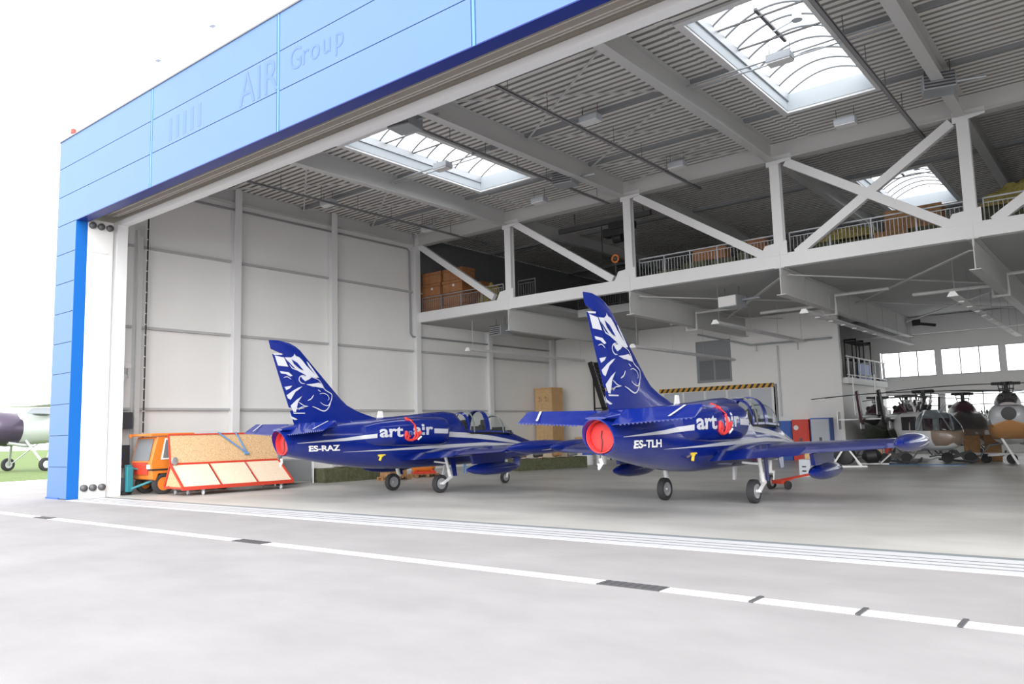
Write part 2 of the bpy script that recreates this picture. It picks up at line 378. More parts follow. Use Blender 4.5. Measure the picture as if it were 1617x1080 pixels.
# ---------------------------------------------------------------- roof
def deck(b, x0, x1, y0, y1):
    p = .31; n = max(1, round((y1 - y0) / p)); q = (y1 - y0) / n; prof = []
    for i in range(n):
        y = y0 + i * q
        prof += [(y, 13.0), (y + q * .56, 13.0), (y + q * .60, 13.055), (y + q * .96, 13.055)]
    prof.append((y1, 13.0)); vs = []
    for y, z in prof: vs += [(x0, y, z), (x1, y, z)]
    for i in range(len(prof) - 1):
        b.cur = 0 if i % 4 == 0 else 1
        b.add([vs[2 * i], vs[2 * i + 1], vs[2 * i + 3], vs[2 * i + 2]], [(0, 1, 2, 3)])
    b.cur = 0
SK = [(-23.2, -19.85, 18.5, 26.85), (-9.2, -5.85, 19.0, 27.5), (-9.65, -6.3, 37.2, 44.8)]
b = MB()
xsplit = [XW - .1, -23.2, -19.85, -9.65, -9.2, -6.3, -5.85, 12.1]
for x0, x1 in zip(xsplit, xsplit[1:]):
    cuts = sorted([(s_[2], s_[3]) for s_ in SK if s_[0] < (x0 + x1) / 2 < s_[1]]); y = 13.4
    for c0, c1 in cuts: deck(b, x0, x1, y, c0); y = c1
    deck(b, x0, x1, y, 52.2)
    y = 13.4
    for c0, c1 in cuts: b.box(x0, x1, y, c0, 13.1, 13.15); y = c1
    b.box(x0, x1, y, 52.2, 13.1, 13.15)
struct(b.build('ceiling', [M['deck'], M['deckrib_shade']]), 'grey corrugated metal roof deck over the hangar', 'ceiling')
# skylights
sk_lab = ['skylight nearest the left wall in the front roof bay', 'largest skylight at the upper right of the front roof', 'skylight seen through the truss over the mezzanine']
for (x0, x1, y0, y1), lab in zip(SK, sk_lab):
    rt_ = thing('skylight', lab, 'skylight', ((x0 + x1) / 2, (y0 + y1) / 2, 13.0))
    hx, hy = (x1 - x0) / 2, (y1 - y0) / 2; t = .2
    MB().box(-hx - .02, hx + .02, -hy - .02, -hy + t, -.06, .02).box(-hx - .02, hx + .02, hy - t, hy + .02, -.06, .02).box(-hx - .02, -hx + t, -hy + t, hy - t, -.06, .02).box(hx - t, hx + .02, -hy + t, hy - t, -.06, .02).build('trim_frame', M['steelw'], rt_)
    c = MB()
    for a in (-1, 1):
        c.box(a * (hx - t) - .02, a * (hx - t) + .02, -hy + t, hy - t, .02, .64)
        c.box(-hx + t, hx - t, a * (hy - t) - .02, a * (hy - t) + .02, .02, .62)
    c.build('curb', M['paleyellow'], rt_)
    l = MB()
    for a in (-1, 1): l.box(a * (hx - t - .05) - .03, a * (hx - t - .05) + .03, -hy + t, hy - t, .36, .66)
    l.build('curb_rail', M['galv'], rt_)
    W_ = hx - t; arc = [(W_ * math.sin(a), .6 + .62 * (math.cos(a) - math.cos(R(62))) / (1 - math.cos(R(62)))) for a in [R(-90 + 180 * i / 20) for i in range(21)]]
    arc = [(W_ * (i / 10 - 1), .62 + .55 * (1 - (i / 10 - 1) ** 2)) for i in range(21)]
    d = MB(); rings = [[(x, y, z) for x, z in arc] for y in (-hy + t, hy - t)]; d.loft(rings, False, False, closed=False)
    for r_ in rings: d.add(r_, [tuple(range(len(r_)))])
    d.build('dome', M['poly'], rt_, smooth=40)
    nb = 10
    for i in range(nb):
        y = -hy + t + (2 * hy - 2 * t) * i / (nb - 1)
        MB().path([(x, y, z - .03) for x, z in arc], .035, 6).build('rib', M['dgrey'], rt_, smooth=50)
    MB().bar((-.35, -1.6, 1.05), (-.35, .9, 1.05), .1, .08).bar((-W_, -.35, .62), (W_, -.35, .62), .05, .05).bar((-W_, -1.9, .62), (W_, -1.9, .62), .05, .05).build('vent_frame', M['darksteel'], rt_)
    MB().tube((.55, -.7, .75), (.55, -.7, 1.1), .16, 12, .11).bar((-.3, -.4, .8), (.5, -.7, .8), .04, .04).build('opener', M['grey'], rt_)
# roof beams, purlins
PX = [-31.1, -24.35, -17.4, -10.65, -4.05, 2.6, 9.3]
lab = ['first roof beam from the left wall in front of the truss', 'second roof beam from the left wall in front of the truss', 'third roof beam from the left wall in front of the truss', 'fourth roof beam, at the top right', 'roof beam beyond the right of the picture', 'last roof beam beyond the right of the picture']
for x, t in zip(PX[1:], lab):
    struct(MB().ibeam((x, 13.5, 12.62), (x, 29.95, 12.62), .76, .34, .03, .016).build('roof_beam', M['steel']), t, 'beam')
    struct(MB().ibeam((x, 30.4, 12.66), (x, 52, 12.66), .68, .34, .03, .016).build('roof_beam', M['steel']), t.replace('in front of', 'over the mezzanine behind'), 'beam')
struct(MB().ibeam((XW + .15, 13.5, 12.7), (XW + .15, 29.95, 12.7), .6, .25, .03, .016).build('roof_beam', M['steel']), 'edge roof beam along the top of the left wall', 'beam')
for y, nm in ((18.2, 'nearest'), (22.6, 'second'), (26.9, 'third'), (36.6, 'fourth'), (45.2, 'farthest')):
    b = MB()
    for x0, x1 in zip(PX, PX[1:]):
        hole = [s_ for s_ in SK if x0 < s_[0] < x1 and s_[2] < y < s_[3]]
        if hole: b.box(x0 + .2, hole[0][0], y - .07, y + .07, 12.86, 13.0); b.box(hole[0][1], x1 - .2, y - .07, y + .07, 12.86, 13.0)
        else: b.box(x0 + .2, x1 - .2, y - .07, y + .07, 12.86, 13.0)
    struct(b.build('roof_beam_purlin', M['mgrey']), nm + ' thin cross purlin under the roof deck', 'beam')
for (x, t) in ((-14.0, 'between the second and third roof beams'), (-27.7, 'in the bay next to the left wall')):
    b = MB()
    for y0, y1 in ((14, 18.2), (18.2, 22.6), (22.6, 26.9), (26.9, 30)):
        b.bar((x - 3.1, y0, 12.82), (x + 3.1, y1, 12.82), .07, .03); b.bar((x + 3.1, y0, 12.78), (x - 3.1, y1, 12.78), .07, .03)
    struct(b.build('roof_beam_bracing', M['steel']), 'crossed flat bracing ' + t, 'beam')
# lamps
def lamp_proto():
    r_ = thing('high_bay_lamp', 'lamp', 'lamp')
    MB().box(-.36, .36, -.2, .2, .1, .3).box(-.3, .3, -.15, .15, .3, .36).build('housing', M['grey'], r_, bevel=.02)
    MB().box(-.34, .34, -.18, .18, .06, .1).build('reflector_glass', M['white'], r_)
    MB().bar((-.37, -.14, .34), (.37, -.14, .34), .03, .03).bar((-.37, .14, .34), (.37, .14, .34), .03, .03).build('bracket', M['galv'], r_)
    m = MB()
    for x in (-.3, .3): m.tube((x, 0, .36), (x, 0, .72), .012, 5)
    m.build('hanger', M['darksteel'], r_)
    return r_
lp = lamp_proto(); first = True
names = ['next to the left wall', 'in the bay of the left skylight', 'in the bay between the two front skylights', 'under the large right skylight']
for i, x in enumerate((-28.1, -20.9, -13.9, -7.35)):
    for y, nm in ((21.95, 'front row'), (28.35, 'row beside the truss')):
        t = '%s high bay lamp %s' % (nm, names[i])
        z = 12.27
        if first: lp.location = (x, y, z); lp['label'] = t; lp['group'] = 'high bay lamps under the roof'; first = False
        else: dup(lp, (x, y, z), label=t, group='high bay lamps under the roof')
for (x0, x1, y), t in (((-24.2, -18.6, 22.15), 'left'), ((-10.4, -4.2, 22.15), 'right')):
    tag(MB().tube((x0, y, 12.62), (x1, y, 12.62), .03, 8).tube((x0, y + .3, 12.62), (x1, y + .3, 12.62), .025, 8).build('lamp_rail', M['galv'], smooth=50), 'pair of thin rails crossing the %s front skylight' % t, 'rail')
for x, y0, y1, t in ((-27.6, 16, 32.6, 'nearest the left wall'), (-18.55, 15, 30.6, 'along the edge of the left skylight'), (-14.4, 15, 31.5, 'between the two front skylights'), (-5.5, 14, 31.6, 'along the edge of the large right skylight')):
    b = MB().box(x - .065, x + .065, y0, y1, 12.28, 12.30).box(x - .065, x - .055, y0, y1, 12.28, 12.36).box(x + .055, x + .065, y0, y1, 12.28, 12.36)
    h = tag(b.build('cable_tray', M['pipe']), 'long dark cable tray hanging under the roof ' + t, 'cable tray', 'cable trays under the roof')
    m = MB()
    for k in range(8): m.tube((x, y0 + 1 + k * (y1 - y0 - 2) / 7, 12.30), (x, y0 + 1 + k * (y1 - y0 - 2) / 7, 13.0), .012, 5)
    m.build('hanger', M['darksteel'], h)
def heater(x, y, z, rz, lab, front=None):
    r_ = thing('air_heater', lab, 'heater', (x, y, z), rz, 'ceiling air heaters')
    MB().box(-.45, .45, -.4, .4, 0, .5).build('housing', M['galv'], r_, bevel=.02)
    m = MB()
    for k in range(5): m.bar((-.42, -.42, .06 + k * .1), (.42, -.42, .06 + k * .1), .02, .06, up=(0, 1, 1))
    if front: m = MB().box(-.44, .44, -.45, -.4, .03, .47)
    m.build('front_panel' if front else 'louvre', front or M['darksteel'], r_)
    MB().tube((-.35, 0, .5), (-.35, 0, 1.0 if z > 10 else .9), .015, 6).tube((.35, 0, .5), (.35, 0, 1.0 if z > 10 else .9), .015, 6).build('hanger', M['darksteel'], r_)
    MB().tube((.45, .1, .3), (1.3, .1, .3), .05, 8).build('duct', M['galv'], r_)
    return r_
heater(-18.45, 17.6, 12.05, R(10), 'grey ceiling heater at the near end of the left skylight')
heater(-18.0, 26.3, 12.05, R(10), 'grey ceiling heater past the far end of the left skylight')
heater(-4.1, 26.6, 12.0, R(15), 'grey ceiling heater with black louvre at the top right')

# ---------------------------------------------------------------- truss and mezzanine
YT = 30.2
struct(MB().box(XW, 12, YT - .02, YT + .3, 8.02, 8.56).build('beam_lower_chord', M['steelw']), 'deep white lower chord of the truss along the mezzanine edge', 'beam')
struct(MB().box(XW, 12, YT + .02, YT + .3, 12.36, 13.0).box(XW, 12, YT - .1, YT + .4, 12.32, 12.36).build('beam_upper_chord', M['steel']), 'upper chord beam of the truss under the roof deck', 'beam')
pl = ['first truss post from the left wall', 'second truss post from the left wall, above the right jet fin', 'third truss post from the left, left end of the crossed braces', 'fourth truss post, right end of the crossed braces', 'truss post beyond the right of the picture', 'last truss post beyond the right of the picture']
for x, t in zip(PX[1:], pl):
    b = MB().ibeam((x, YT + .14, 8.5), (x, YT + .14, 12.4), .3, .38, .025, .02, up=(0, 1, 0))
    struct(b.build('pillar_truss', M['steelw']), t, 'post')
    b = MB().prism([(x - .8, YT - .03, 8.5), (x + .32, YT - .03, 8.5), (x + .32, YT - .03, 9.05), (x - .55, YT - .03, 8.95)], (0, .03, 0)).box(x - .03, x + .03, YT - .05, YT, 7.75, 8.7)
    b.prism([(x - .3, YT - .03, 12.1), (x + .7, YT - .03, 12.25), (x + .7, YT - .03, 12.5), (x - .3, YT - .03, 12.5)], (0, .03, 0))
    struct(b.build('beam_gusset', M['steelw']), 'white gusset plates on the ' + t, 'plate')
dg_ = [((-30.7, 12.3), (-25.4, 8.75), 'diagonal brace in the truss bay next to the left wall'), ((-23.9, 12.3), (-18.3, 8.65), 'diagonal brace in the second truss bay'), ((-17.0, 12.25), (-11.3, 8.6), 'diagonal brace in the third truss bay'),
       ((-10.2, 12.2), (-4.6, 8.55), 'crossed brace falling to the right in the fourth truss bay'), ((-10.0, 8.5), (-4.4, 12.2), 'crossed brace rising to the right in the fourth truss bay'), ((-3.4, 8.5), (2.2, 12.3), 'brace rising at the right edge of the picture')]
for k_, (p, q, t) in enumerate(dg_):
    struct(MB().bar((p[0], YT + .15, p[1]), (q[0], YT + .15, q[1]), .27 if k_ % 2 else .24, .33).build('beam_diagonal', M['steelw']), t, 'brace')
HX0, HX1, HY0, HY1 = -22.9, -17.75, 30.5, 34.2
struct(MB().box(XW, HX0, YT + .3, 52, 8.02, 8.2).box(HX1, 12, YT + .3, 52, 8.02, 8.2).box(HX0, HX1, HY1, 52, 8.02, 8.2).box(HX0, HX1, HY1 - .02, HY1 + .14, 7.8, 8.2).build('slab_mezzanine', M['slab']), 'pale underside of the mezzanine floor', 'floor')
ml = ['first deep beam under the mezzanine, left of the right jet fin', 'second deep beam under the mezzanine, behind the right jet fin', 'third deep beam under the mezzanine, above the right jet nose', 'fourth deep beam under the mezzanine, above the helicopters', 'deep mezzanine beam beyond the right of the picture', 'last deep mezzanine beam beyond the right of the picture']
for x, t in zip(PX[1:], ml):
    struct(MB().ibeam((x, YT - .1, 7.46), (x, 51.9, 7.46), 1.08, .36, .03, .03).build('beam_mezzanine', M['steel']), t, 'beam')
o = MB().bar((-10.3, 50.84, 7.66), (-9.1, 50.84, 7.42), .09, .16).box(-10.35, -9.9, 50.8, 50.89, 7.5, 7.85).build('wall_bracket', M['black'])
tag(o, 'black bracket with a long bar on the pale cross beam above the back windows', 'bracket')
struct(MB().box(-31, 12, 50.9, 51.2, 7.0, 8.0).build('beam_back', M['steelw']), 'pale cross beam above the upper back windows', 'beam')
for x0, x1, t in ((-10.5, -4.2, 'under the mezzanine right of the third deep beam'), (-17.2, -10.8, 'under the mezzanine behind the white heater')):
    b = MB().bar((x0, 30.6, 7.75), (x1, 40, 7.75), .14, .04).bar((x1, 30.6, 7.68), (x0, 40, 7.68), .14, .04).bar((x0, 40, 7.75), (x1, 50, 7.75), .12, .04).bar((x1, 40, 7.68), (x0, 50, 7.68), .12, .04)
    struct(b.build('beam_bracing', M['steel']), 'crossed flat bracing ' + t, 'beam')
for x, t in zip(PX[2:5], ('second', 'third', 'fourth')):
    for s_ in (.35,):
        b = MB().path([(x - 3.2 if x > -17 else x - 1.2, 36.2, 7.2), (x - .3, 36.2, 7.2), (x - .3, 36.2, 6.75), (x + .25, 36.2, 6.75), (x + .25, 36.2, 7.6), (x + 2.5, 36.2, 7.6)], .08, 8)
        tag(b.build('sprinkler_pipe', M['steel'], smooth=50), 'grey pipe bent around the %s deep mezzanine beam' % t, 'pipe')
def railing(name, lab, x0, x1, y, z0, h, step=.14, m=None, skip=()):
    r_ = thing(name, lab, 'railing', (x0, y, z0)); L = x1 - x0; m = m or M['galv']
    MB().box(0, L, -.025, .025, h - .05, h).box(0, L, -.015, .015, .08, .11).box(0, L, -.015, .015, h - .2, h - .17).build('rail', m, r_)
    k = MB(); n_ = int(L / step)
    for i in range(1, n_): k.box(i * L / n_ - .009, i * L / n_ + .009, -.009, .009, .1, h - .18)
    k.build('balusters', m, r_)
    n_ = max(1, round(L / 1.35))
    for i in range(n_ + 1): MB().box(i * L / n_ - .022, i * L / n_ + .022, -.022, .022, 0, h).build('post', m, r_)
    return r_
railing('mezzanine_railing', 'thin grey railing in front of the brown chests on the mezzanine', -30.85, -25.0, 30.58, 8.2, 1.25, m=M['pipe'])
railing('mezzanine_railing', 'short thin railing right of the first truss post', -24.0, -22.95, 30.58, 8.2, 1.25, m=M['darksteel'])
railing('mezzanine_railing', 'thin grey railing between the second and third truss posts', -17.1, -10.95, 30.62, 8.2, 1.25)
railing('mezzanine_railing', 'thin grey railing behind the crossed truss braces', -10.35, -4.3, 30.62, 8.2, 1.25)
railing('mezzanine_railing', 'thin grey railing at the right edge of the mezzanine', -3.7, 3, 30.62, 8.2, 1.25)
railing('mezzanine_railing', 'dark railing along the floor opening behind the right jet fin', HX0, HX1, HY1 + .05, 8.2, .95, m=M['darksteel'])
# strip lamps under the mezzanine
def strip_lamp(x, y0, y1, z, lab, spots=0):
    r_ = thing('strip_lamp', lab, 'lamp', (x, y0, z), 0, 'strip lamps under the mezzanine'); L = y1 - y0
    MB().prism([(-.16, 0, 0), (.16, 0, 0), (.06, 0, .13), (-.06, 0, .13)], (0, L, 0)).build('trunking', M['steelw'], r_)
    MB().prism([(-.19, -.03, -.02), (.19, -.03, -.02), (.08, -.03, .16), (-.08, -.03, .16)], (0, .05, 0)).build('end_cap', M['white'], r_)
    n_ = max(2, int(L / 3))
    for i in range(n_ + 1): MB().tube((0, .4 + i * (L - .8) / n_, .1), (0, .4 + i * (L - .8) / n_, 7.95 - z), .008, 4).build('suspension', M['galv'], r_)
    for i in range(spots): MB().box(-.09, .09, 1.6 + i * 1.75, 1.75 + i * 1.75, -.05, .01).build('spot', M['white'], r_)
strip_lamp(-28.0, 31.1, 42.3, 6.3, 'strip lamp on the far left under the mezzanine')
strip_lamp(-18.15, 31.5, 42.9, 5.62, 'strip lamp directly behind the right jet fin')
strip_lamp(-14.1, 31.6, 42.9, 6.3, 'long strip lamp beneath the white heater')
strip_lamp(-10.25, 31.4, 50, 6.3, 'strip lamp with bright spots left of the helicopters', 8)
strip_lamp(-5.0, 31.4, 50, 6.3, 'strip lamp with bright spots at the right under the mezzanine', 9)
heater(-13.7, 32.6, 7.05, R(-10), 'white fronted heater hanging under the mezzanine', M['white'])
heater(-26.0, 31.5, 6.95, R(-10), 'small grey heater under the mezzanine near the left wall')
# office block under the mezzanine
YB = 43.0; XB = -12.35
struct(MB().box(XW, XB, YB, YB + .15, 0, 8.0).box(XB - .15, XB, YB + .151, 52, 0, 3.97).box(XB - .15, XB, YB + .151, YB + .3, 4.31, 8.0).build('wall_office', M['wall']), 'white office block wall behind the jets', 'wall')
struct(MB().box(XB - .1, XB + .25, YB + .3, 51.5, 3.98, 4.3).build('slab_balcony', M['steelw']), 'white balcony slab above the helicopters', 'floor')
r_ = thing('balcony_railing', 'white balcony railing beside the upper back windows', 'railing', (XB + .2, YB + .4, 4.3))
MB().box(-.03, .03, 0, 8, 1.1, 1.16).box(-.02, .02, 0, 8, .12, .17).build('rail', M['steelw'], r_)
for k in range(8): MB().box(-.03, .03, .3 + k * 1.05, .36 + k * 1.05, -.15, 1.1).build('post', M['steelw'], r_)
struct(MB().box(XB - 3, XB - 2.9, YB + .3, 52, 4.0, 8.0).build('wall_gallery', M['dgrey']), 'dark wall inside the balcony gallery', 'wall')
tag(MB().box(XB - .6, XB - .5, 48.2, 51.2, 4.3, 5.35).build('gallery_board', M['blue']), 'blue panel standing behind the balcony railing', 'panel')
rk = thing('gallery_rack', 'dark open rack in the balcony gallery', 'rack', (XB - .9, 47.2, 4.3))
m = MB()
for y in (0, 1.5, 3): m.box(-.03, .03, y - .03, y + .03, 0, 2.4).box(.6, .66, y - .03, y + .03, 0, 2.4)
m.box(-.03, .66, -.03, .03, 2.3, 2.4).box(-.03, .03, 0, 3, .3, .36).box(.6, .66, 0, 3, .3, .36)
m.box(-.03, .66, 2.97, 3.03, 2.3, 2.4).box(-.03, .66, 1.47, 1.53, 2.3, 2.4); m.build('frame', M['black'], rk); MB().box(-.03, .66, 0, 3, 1.2, 1.26).box(-.03, .66, 0, 3, 2.2, 2.26).build('shelf', M['black'], rk)
b = MB().box(-20.5, -18.35, YB - .03, YB + .02, 4.45, 6.9); o = struct(b.build('window_%d' % n, M['mgrey']), 'grey shuttered window high in the office wall', 'window'); n += 1
for x in (-20.32, -19.32): MB().box(x, x + .86, YB - .05, YB - .03, 4.6, 5.75).build('shutter', M['dgrey'], o)
# hazard striped door
d = thing('sectional_door', 'white sectional door with hazard striped top in the office wall', 'door', (-19.4, YB - .005, 0))
MB().box(-3.5, 3.45, -.06, 0, 0, 4.0).build('leaf', M['white'], d)
for k in range(6): MB().box(-3.45 + k * 1.37, -3.33 + k * 1.37, -.1, -.06, 0, 4.0).build('post', M['steelw'], d)
MB().box(-3.3, 3.3, -.065, -.06, 0, 3.95).build('panel', M['grey'], d)
MB().box(-3.6, 3.45, -.12, 0, 3.98, 4.22).build('lintel_board', M['hazardy'], d)
m = MB()
for k in range(20):
    x = -3.55 + k * .35
    m.add([(x, -.125, 3.98), (x + .16, -.125, 3.98), (x + .34, -.125, 4.22), (x + .18, -.125, 4.22)], [(0, 1, 2, 3)])
m.build('hazard_stripes', M['black'], d)
MB().box(3.45, 3.6, -.1, 0, 0, 4.15).build('side_guide', M['mgrey'], d)
tag(MB().path([(-15.6, YB - .06, 2.35), (-15.6, YB - .06, 4.3), (-15.6, YB - .06, 6.25)], .04).path([(-20.2, YB - .3, 7.3), (-17, YB - .3, 6.4), (-12.6, YB - .3, 6.4)], .05).tube((-16.7, YB - .3, 6.4), (-16.7, YB - .3, 6.0), .03).tube((-14.4, YB - .3, 6.4), (-14.4, YB - .3, 5.9), .03).build('wall_pipe', M['galv'], smooth=50), 'grey pipes on the office wall right of the hazard striped door', 'pipe')
# cabinets in front of office wall
def cabinet(name, lab, x0, x1, h, body, door, badge=None):
    r_ = thing(name, lab, 'cabinet', ((x0 + x1) / 2, YB - .35, 0)); w_ = (x1 - x0) / 2
    MB().box(-w_, w_, -.3, .3, 0, h).build('body', body, r_)
    dd = MB().box(-w_ + .05, w_ - .05, -.33, -.3, .06, h - .06).build('door', door, r_)
    MB().box(-.06, .06, -.37, -.33, h * .46, h * .54).build('handle', M['darksteel'], dd)
    if badge:
        MB().lathe([(0, .13), (.012, .13)], (-w_ * .5, -.345, h * .8), (0, 1, 0), 20).build('round_sign', M['white'], dd)
    return r_
cabinet('cabinet', 'blue cabinet against the office wall beside the red one', -15.72, -14.92, 2.1, M['blue'], M['blue'])
cabinet('cabinet', 'red cabinet with a round white sign against the office wall', -14.88, -14.0, 2.15, M['redpaint'], M['redpaint'], True)
cabinet('cabinet', 'pale grey door cabinet with blue sides against the office wall', -13.92, -12.9, 2.2, M['blue'], M['grey'])
st = thing('metal_staircase', 'black metal staircase against the office wall behind the right jet tail', 'staircase', (-26.8, 42.2, 0))
MB().bar((-.7, 0, 6.2), (.9, 0, 1.2), .1, .3).bar((-.7, .7, 6.2), (.9, .7, 1.2), .1, .3).build('stringer', M['black'], st)
m = MB()
for k in range(20): m.cbox((-.7 + k * .08, .35, 6.2 - k * .25), (.26, .7, .03))
m.build('treads', M['darksteel'], st)
MB().box(-.5, -.42, -.05, .03, 0, 5.2).box(.55, .63, -.05, .03, 0, 3.0).box(-.5, .6, -.05, .03, 3.2, 3.28).build('support', M['black'], st)
# jets
LION_P = [[(-5.362, 4.366), (-5.094, 4.381), (-5.094, 4.342), (-5.343, 4.326)], [(-5.316, 4.31), (-5.027, 4.263), (-4.885, 3.998), (-5.207, 4.019)], [(-5.004, 4.271), (-4.801, 4.274), (-4.714, 4.331), (-4.691, 4.392), (-4.635, 4.325), (-4.523, 4.296), (-4.402, 4.189), (-4.28, 4.053), (-4.116, 3.917), (-4.001, 3.815), (-3.876, 3.705), (-3.951, 3.688), (-4.116, 3.722), (-4.279, 3.727), (-4.34, 3.785), (-4.441, 3.827), (-4.601, 3.898), (-4.759, 3.944), (-4.819, 4.012), (-4.87, 4.096)], [(-4.272, 4.188), (-4.199, 4.145), (-4.034, 3.956), (-3.909, 3.8), (-3.826, 3.695), (-3.909, 3.718), (-4.067, 3.901), (-4.198, 4.049)], [(-4.48, 3.734), (-4.279, 3.734), (-4.095, 3.712), (-4.197, 3.638), (-4.327, 3.584), (-4.408, 3.642)], [(-4.294, 3.486), (-4.115, 3.505), (-3.847, 3.552), (-3.734, 3.501), (-3.692, 3.387), (-3.847, 3.405), (-3.95, 3.424), (-4.074, 3.428)], [(-5.148, 3.86), (-4.877, 3.835), (-4.739, 3.736), (-4.817, 3.709), (-4.954, 3.78), (-5.109, 3.792)], [(-4.99, 3.399), (-4.749, 3.44), (-4.815, 3.362), (-4.932, 3.304)], [(-4.919, 3.153), (-4.716, 3.295), (-4.559, 3.382), (-4.419, 3.427), (-4.518, 3.341), (-4.637, 3.261), (-4.786, 3.023), (-4.872, 3.064)], [(-4.785, 2.851), (-4.596, 3.026), (-4.418, 3.14), (-4.549, 2.957), (-4.61, 2.661), (-4.693, 2.672), (-4.753, 2.782)], [(-4.693, 2.644), (-4.315, 2.64), (-4.315, 2.612), (-4.673, 2.609)], [(-4.822, 2.627), (-4.751, 2.534), (-4.546, 2.443), (-4.633, 2.426), (-4.771, 2.479)]]
LION_B = [[(-4.793, 4.222), (-4.602, 4.126), (-4.38, 3.9), (-4.521, 3.951), (-4.701, 4.076)], [(-4.937, 4.191), (-4.8, 4.065), (-4.641, 3.932), (-4.76, 3.979), (-4.878, 4.096)]]
LION_L = [([(-4.116, 3.711), (-3.868, 3.64), (-3.742, 3.501), (-3.637, 3.342), (-3.404, 3.22), (-3.387, 3.112), (-3.425, 2.996), (-3.532, 2.859), (-3.7, 2.886), (-3.804, 2.956)], 0.024), ([(-4.08, 2.83), (-3.949, 2.785), (-3.783, 2.715), (-3.658, 2.693), (-3.553, 2.751), (-3.468, 2.877), (-3.425, 2.996)], 0.028), ([(-4.236, 3.002), (-4.114, 3.067), (-4.044, 3.174)], 0.028), ([(-3.888, 3.336), (-3.792, 3.278)], 0.021), ([(-3.834, 3.206), (-3.7, 3.233), (-3.553, 3.182), (-3.489, 3.082), (-3.54, 3.016)], 0.018), ([(-5.031, 3.667), (-4.915, 3.699), (-4.789, 3.626)], 0.018), ([(-4.537, 2.957), (-4.356, 2.853), (-4.215, 2.833)], 0.021), ([(-4.516, 2.72), (-4.456, 2.801), (-4.267, 2.819)], 0.018), ([(-4.34, 3.76), (-4.46, 3.742), (-4.528, 3.673), (-4.52, 3.586), (-4.439, 3.518), (-4.339, 3.513)], 0.024)]
FUS = [  # x, half width, top, bottom, z of widest, upper exponent
 (6.67, .02, 1.33, 1.27, 1.30, 2), (6.58, .075, 1.37, 1.22, 1.295, 2), (6.4, .14, 1.42, 1.14, 1.28, 2), (6.0, .25, 1.50, 1.03, 1.26, 2), (5.3, .38, 1.70, .93, 1.27, 2), (4.65, .46, 1.90, .87, 1.30, 2.2),
 (4.0, .50, 1.96, .84, 1.35, 2.6), (3.0, .53, 1.97, .81, 1.40, 2.8), (2.25, .55, 1.98, .80, 1.42, 2.6), (2.1, .55, 2.12, .80, 1.43, 2.2), (1.95, .56, 2.45, .80, 1.45, 1.8), (1.75, .56, 2.64, .80, 1.46, 1.7),
 (1.3, .57, 2.68, .80, 1.5, 1.6), (.6, .58, 2.64, .80, 1.55, 1.6), (-.2, .60, 2.57, .80, 1.6, 1.6), (-1.0, .61, 2.51, .81, 1.64, 1.6), (-1.8, .62, 2.47, .86, 1.68, 1.6), (-2.6, .61, 2.43, .95, 1.70, 1.7),
 (-3.4, .57, 2.37, 1.07, 1.72, 1.8), (-4.0, .52, 2.31, 1.18, 1.73, 1.9), (-4.5, .46, 2.24, 1.28, 1.74, 2), (-4.86, .40, 2.15, 1.36, 1.75, 2)]
FUS.sort()
def fus(x):
    x = max(FUS[0][0], min(FUS[-1][0], x))
    for a, b in zip(FUS, FUS[1:]):
        if a[0] <= x <= b[0]:
            t = (x - a[0]) / (b[0] - a[0]); t2 = t
            return [a[i] + (b[i] - a[i]) * t2 for i in range(1, 6)]
INT = [(-2.5, .20, .30, 1.92), (-2.0, .36, .40, 1.95), (-1.2, .47, .46, 1.98), (-.3, .51, .48, 2.0), (.4, .50, .485, 2.0), (.68, .475, .475, 2.0), (.76, .44, .45, 2.0)]  # x, y radius, z radius, centre z
YI = .45
def intk(x):
    if x < INT[0][0] or x > INT[-1][0]: return None
    for a, b in zip(INT, INT[1:]):
        if a[0] <= x <= b[0]:
            t = (x - a[0]) / (b[0] - a[0]); return [a[i] + (b[i] - a[i]) * t for i in range(1, 4)]
def hw(x, z):
    w_, zt, zb, zc, nt = fus(x); h = 0
    if z > zc and z < zt: h = w_ * (1 - ((z - zc) / (zt - zc)) ** nt) ** (1 / nt)
    elif z <= zc and z > zb: h = w_ * (1 - ((zc - z) / (zc - zb)) ** 2.1) ** (1 / 2.1)
    i = intk(x)
    if i and abs(z - i[2]) < i[1]: h = max(h, YI + i[0] * (1 - (abs(z - i[2]) / i[1]) ** 2.4) ** (1 / 2.4))
    return h
def interp(tab, z):
    if z <= tab[0][0]: return tab[0][1]
    for a, b in zip(tab, tab[1:]):
        if a[0] <= z <= b[0]: return a[1] + (b[1] - a[1]) * (z - a[0]) / (b[0] - a[0])
    return tab[-1][1]
FLE = [(2.2, -.9), (2.42, -1.35), (2.50, -1.75), (2.60, -2.1), (2.70, -2.40), (2.87, -2.77), (3.06, -3.0), (3.26, -3.2), (3.93, -3.88), (4.30, -4.25), (4.50, -4.45), (4.62, -4.62), (4.71, -4.84), (4.76, -5.15)]
FTE = [(2.2, -4.62), (2.58, -4.75), (3.6, -5.13), (4.37, -5.40), (4.71, -5.50), (4.76, -5.50)]
HINGE = [(2.78, -4.27), (4.36, -5.02)]
def fin_half(x, z):
    le, te = interp(FLE, z), interp(FTE, z); c = le - te; t = (le - x) / c if c > 0 else 0
    t = max(0, min(1, t)); th = .17 - .035 * (z - 2.3)
    return th / 2 * (2.0 * math.sqrt(t) * (1 - t) * 1.3 + .16 * t * (1 - t) + .03) if t < .38 else th / 2 * (1.05 * (1 - ((t - .38) / .62) ** 1.6) + .05)
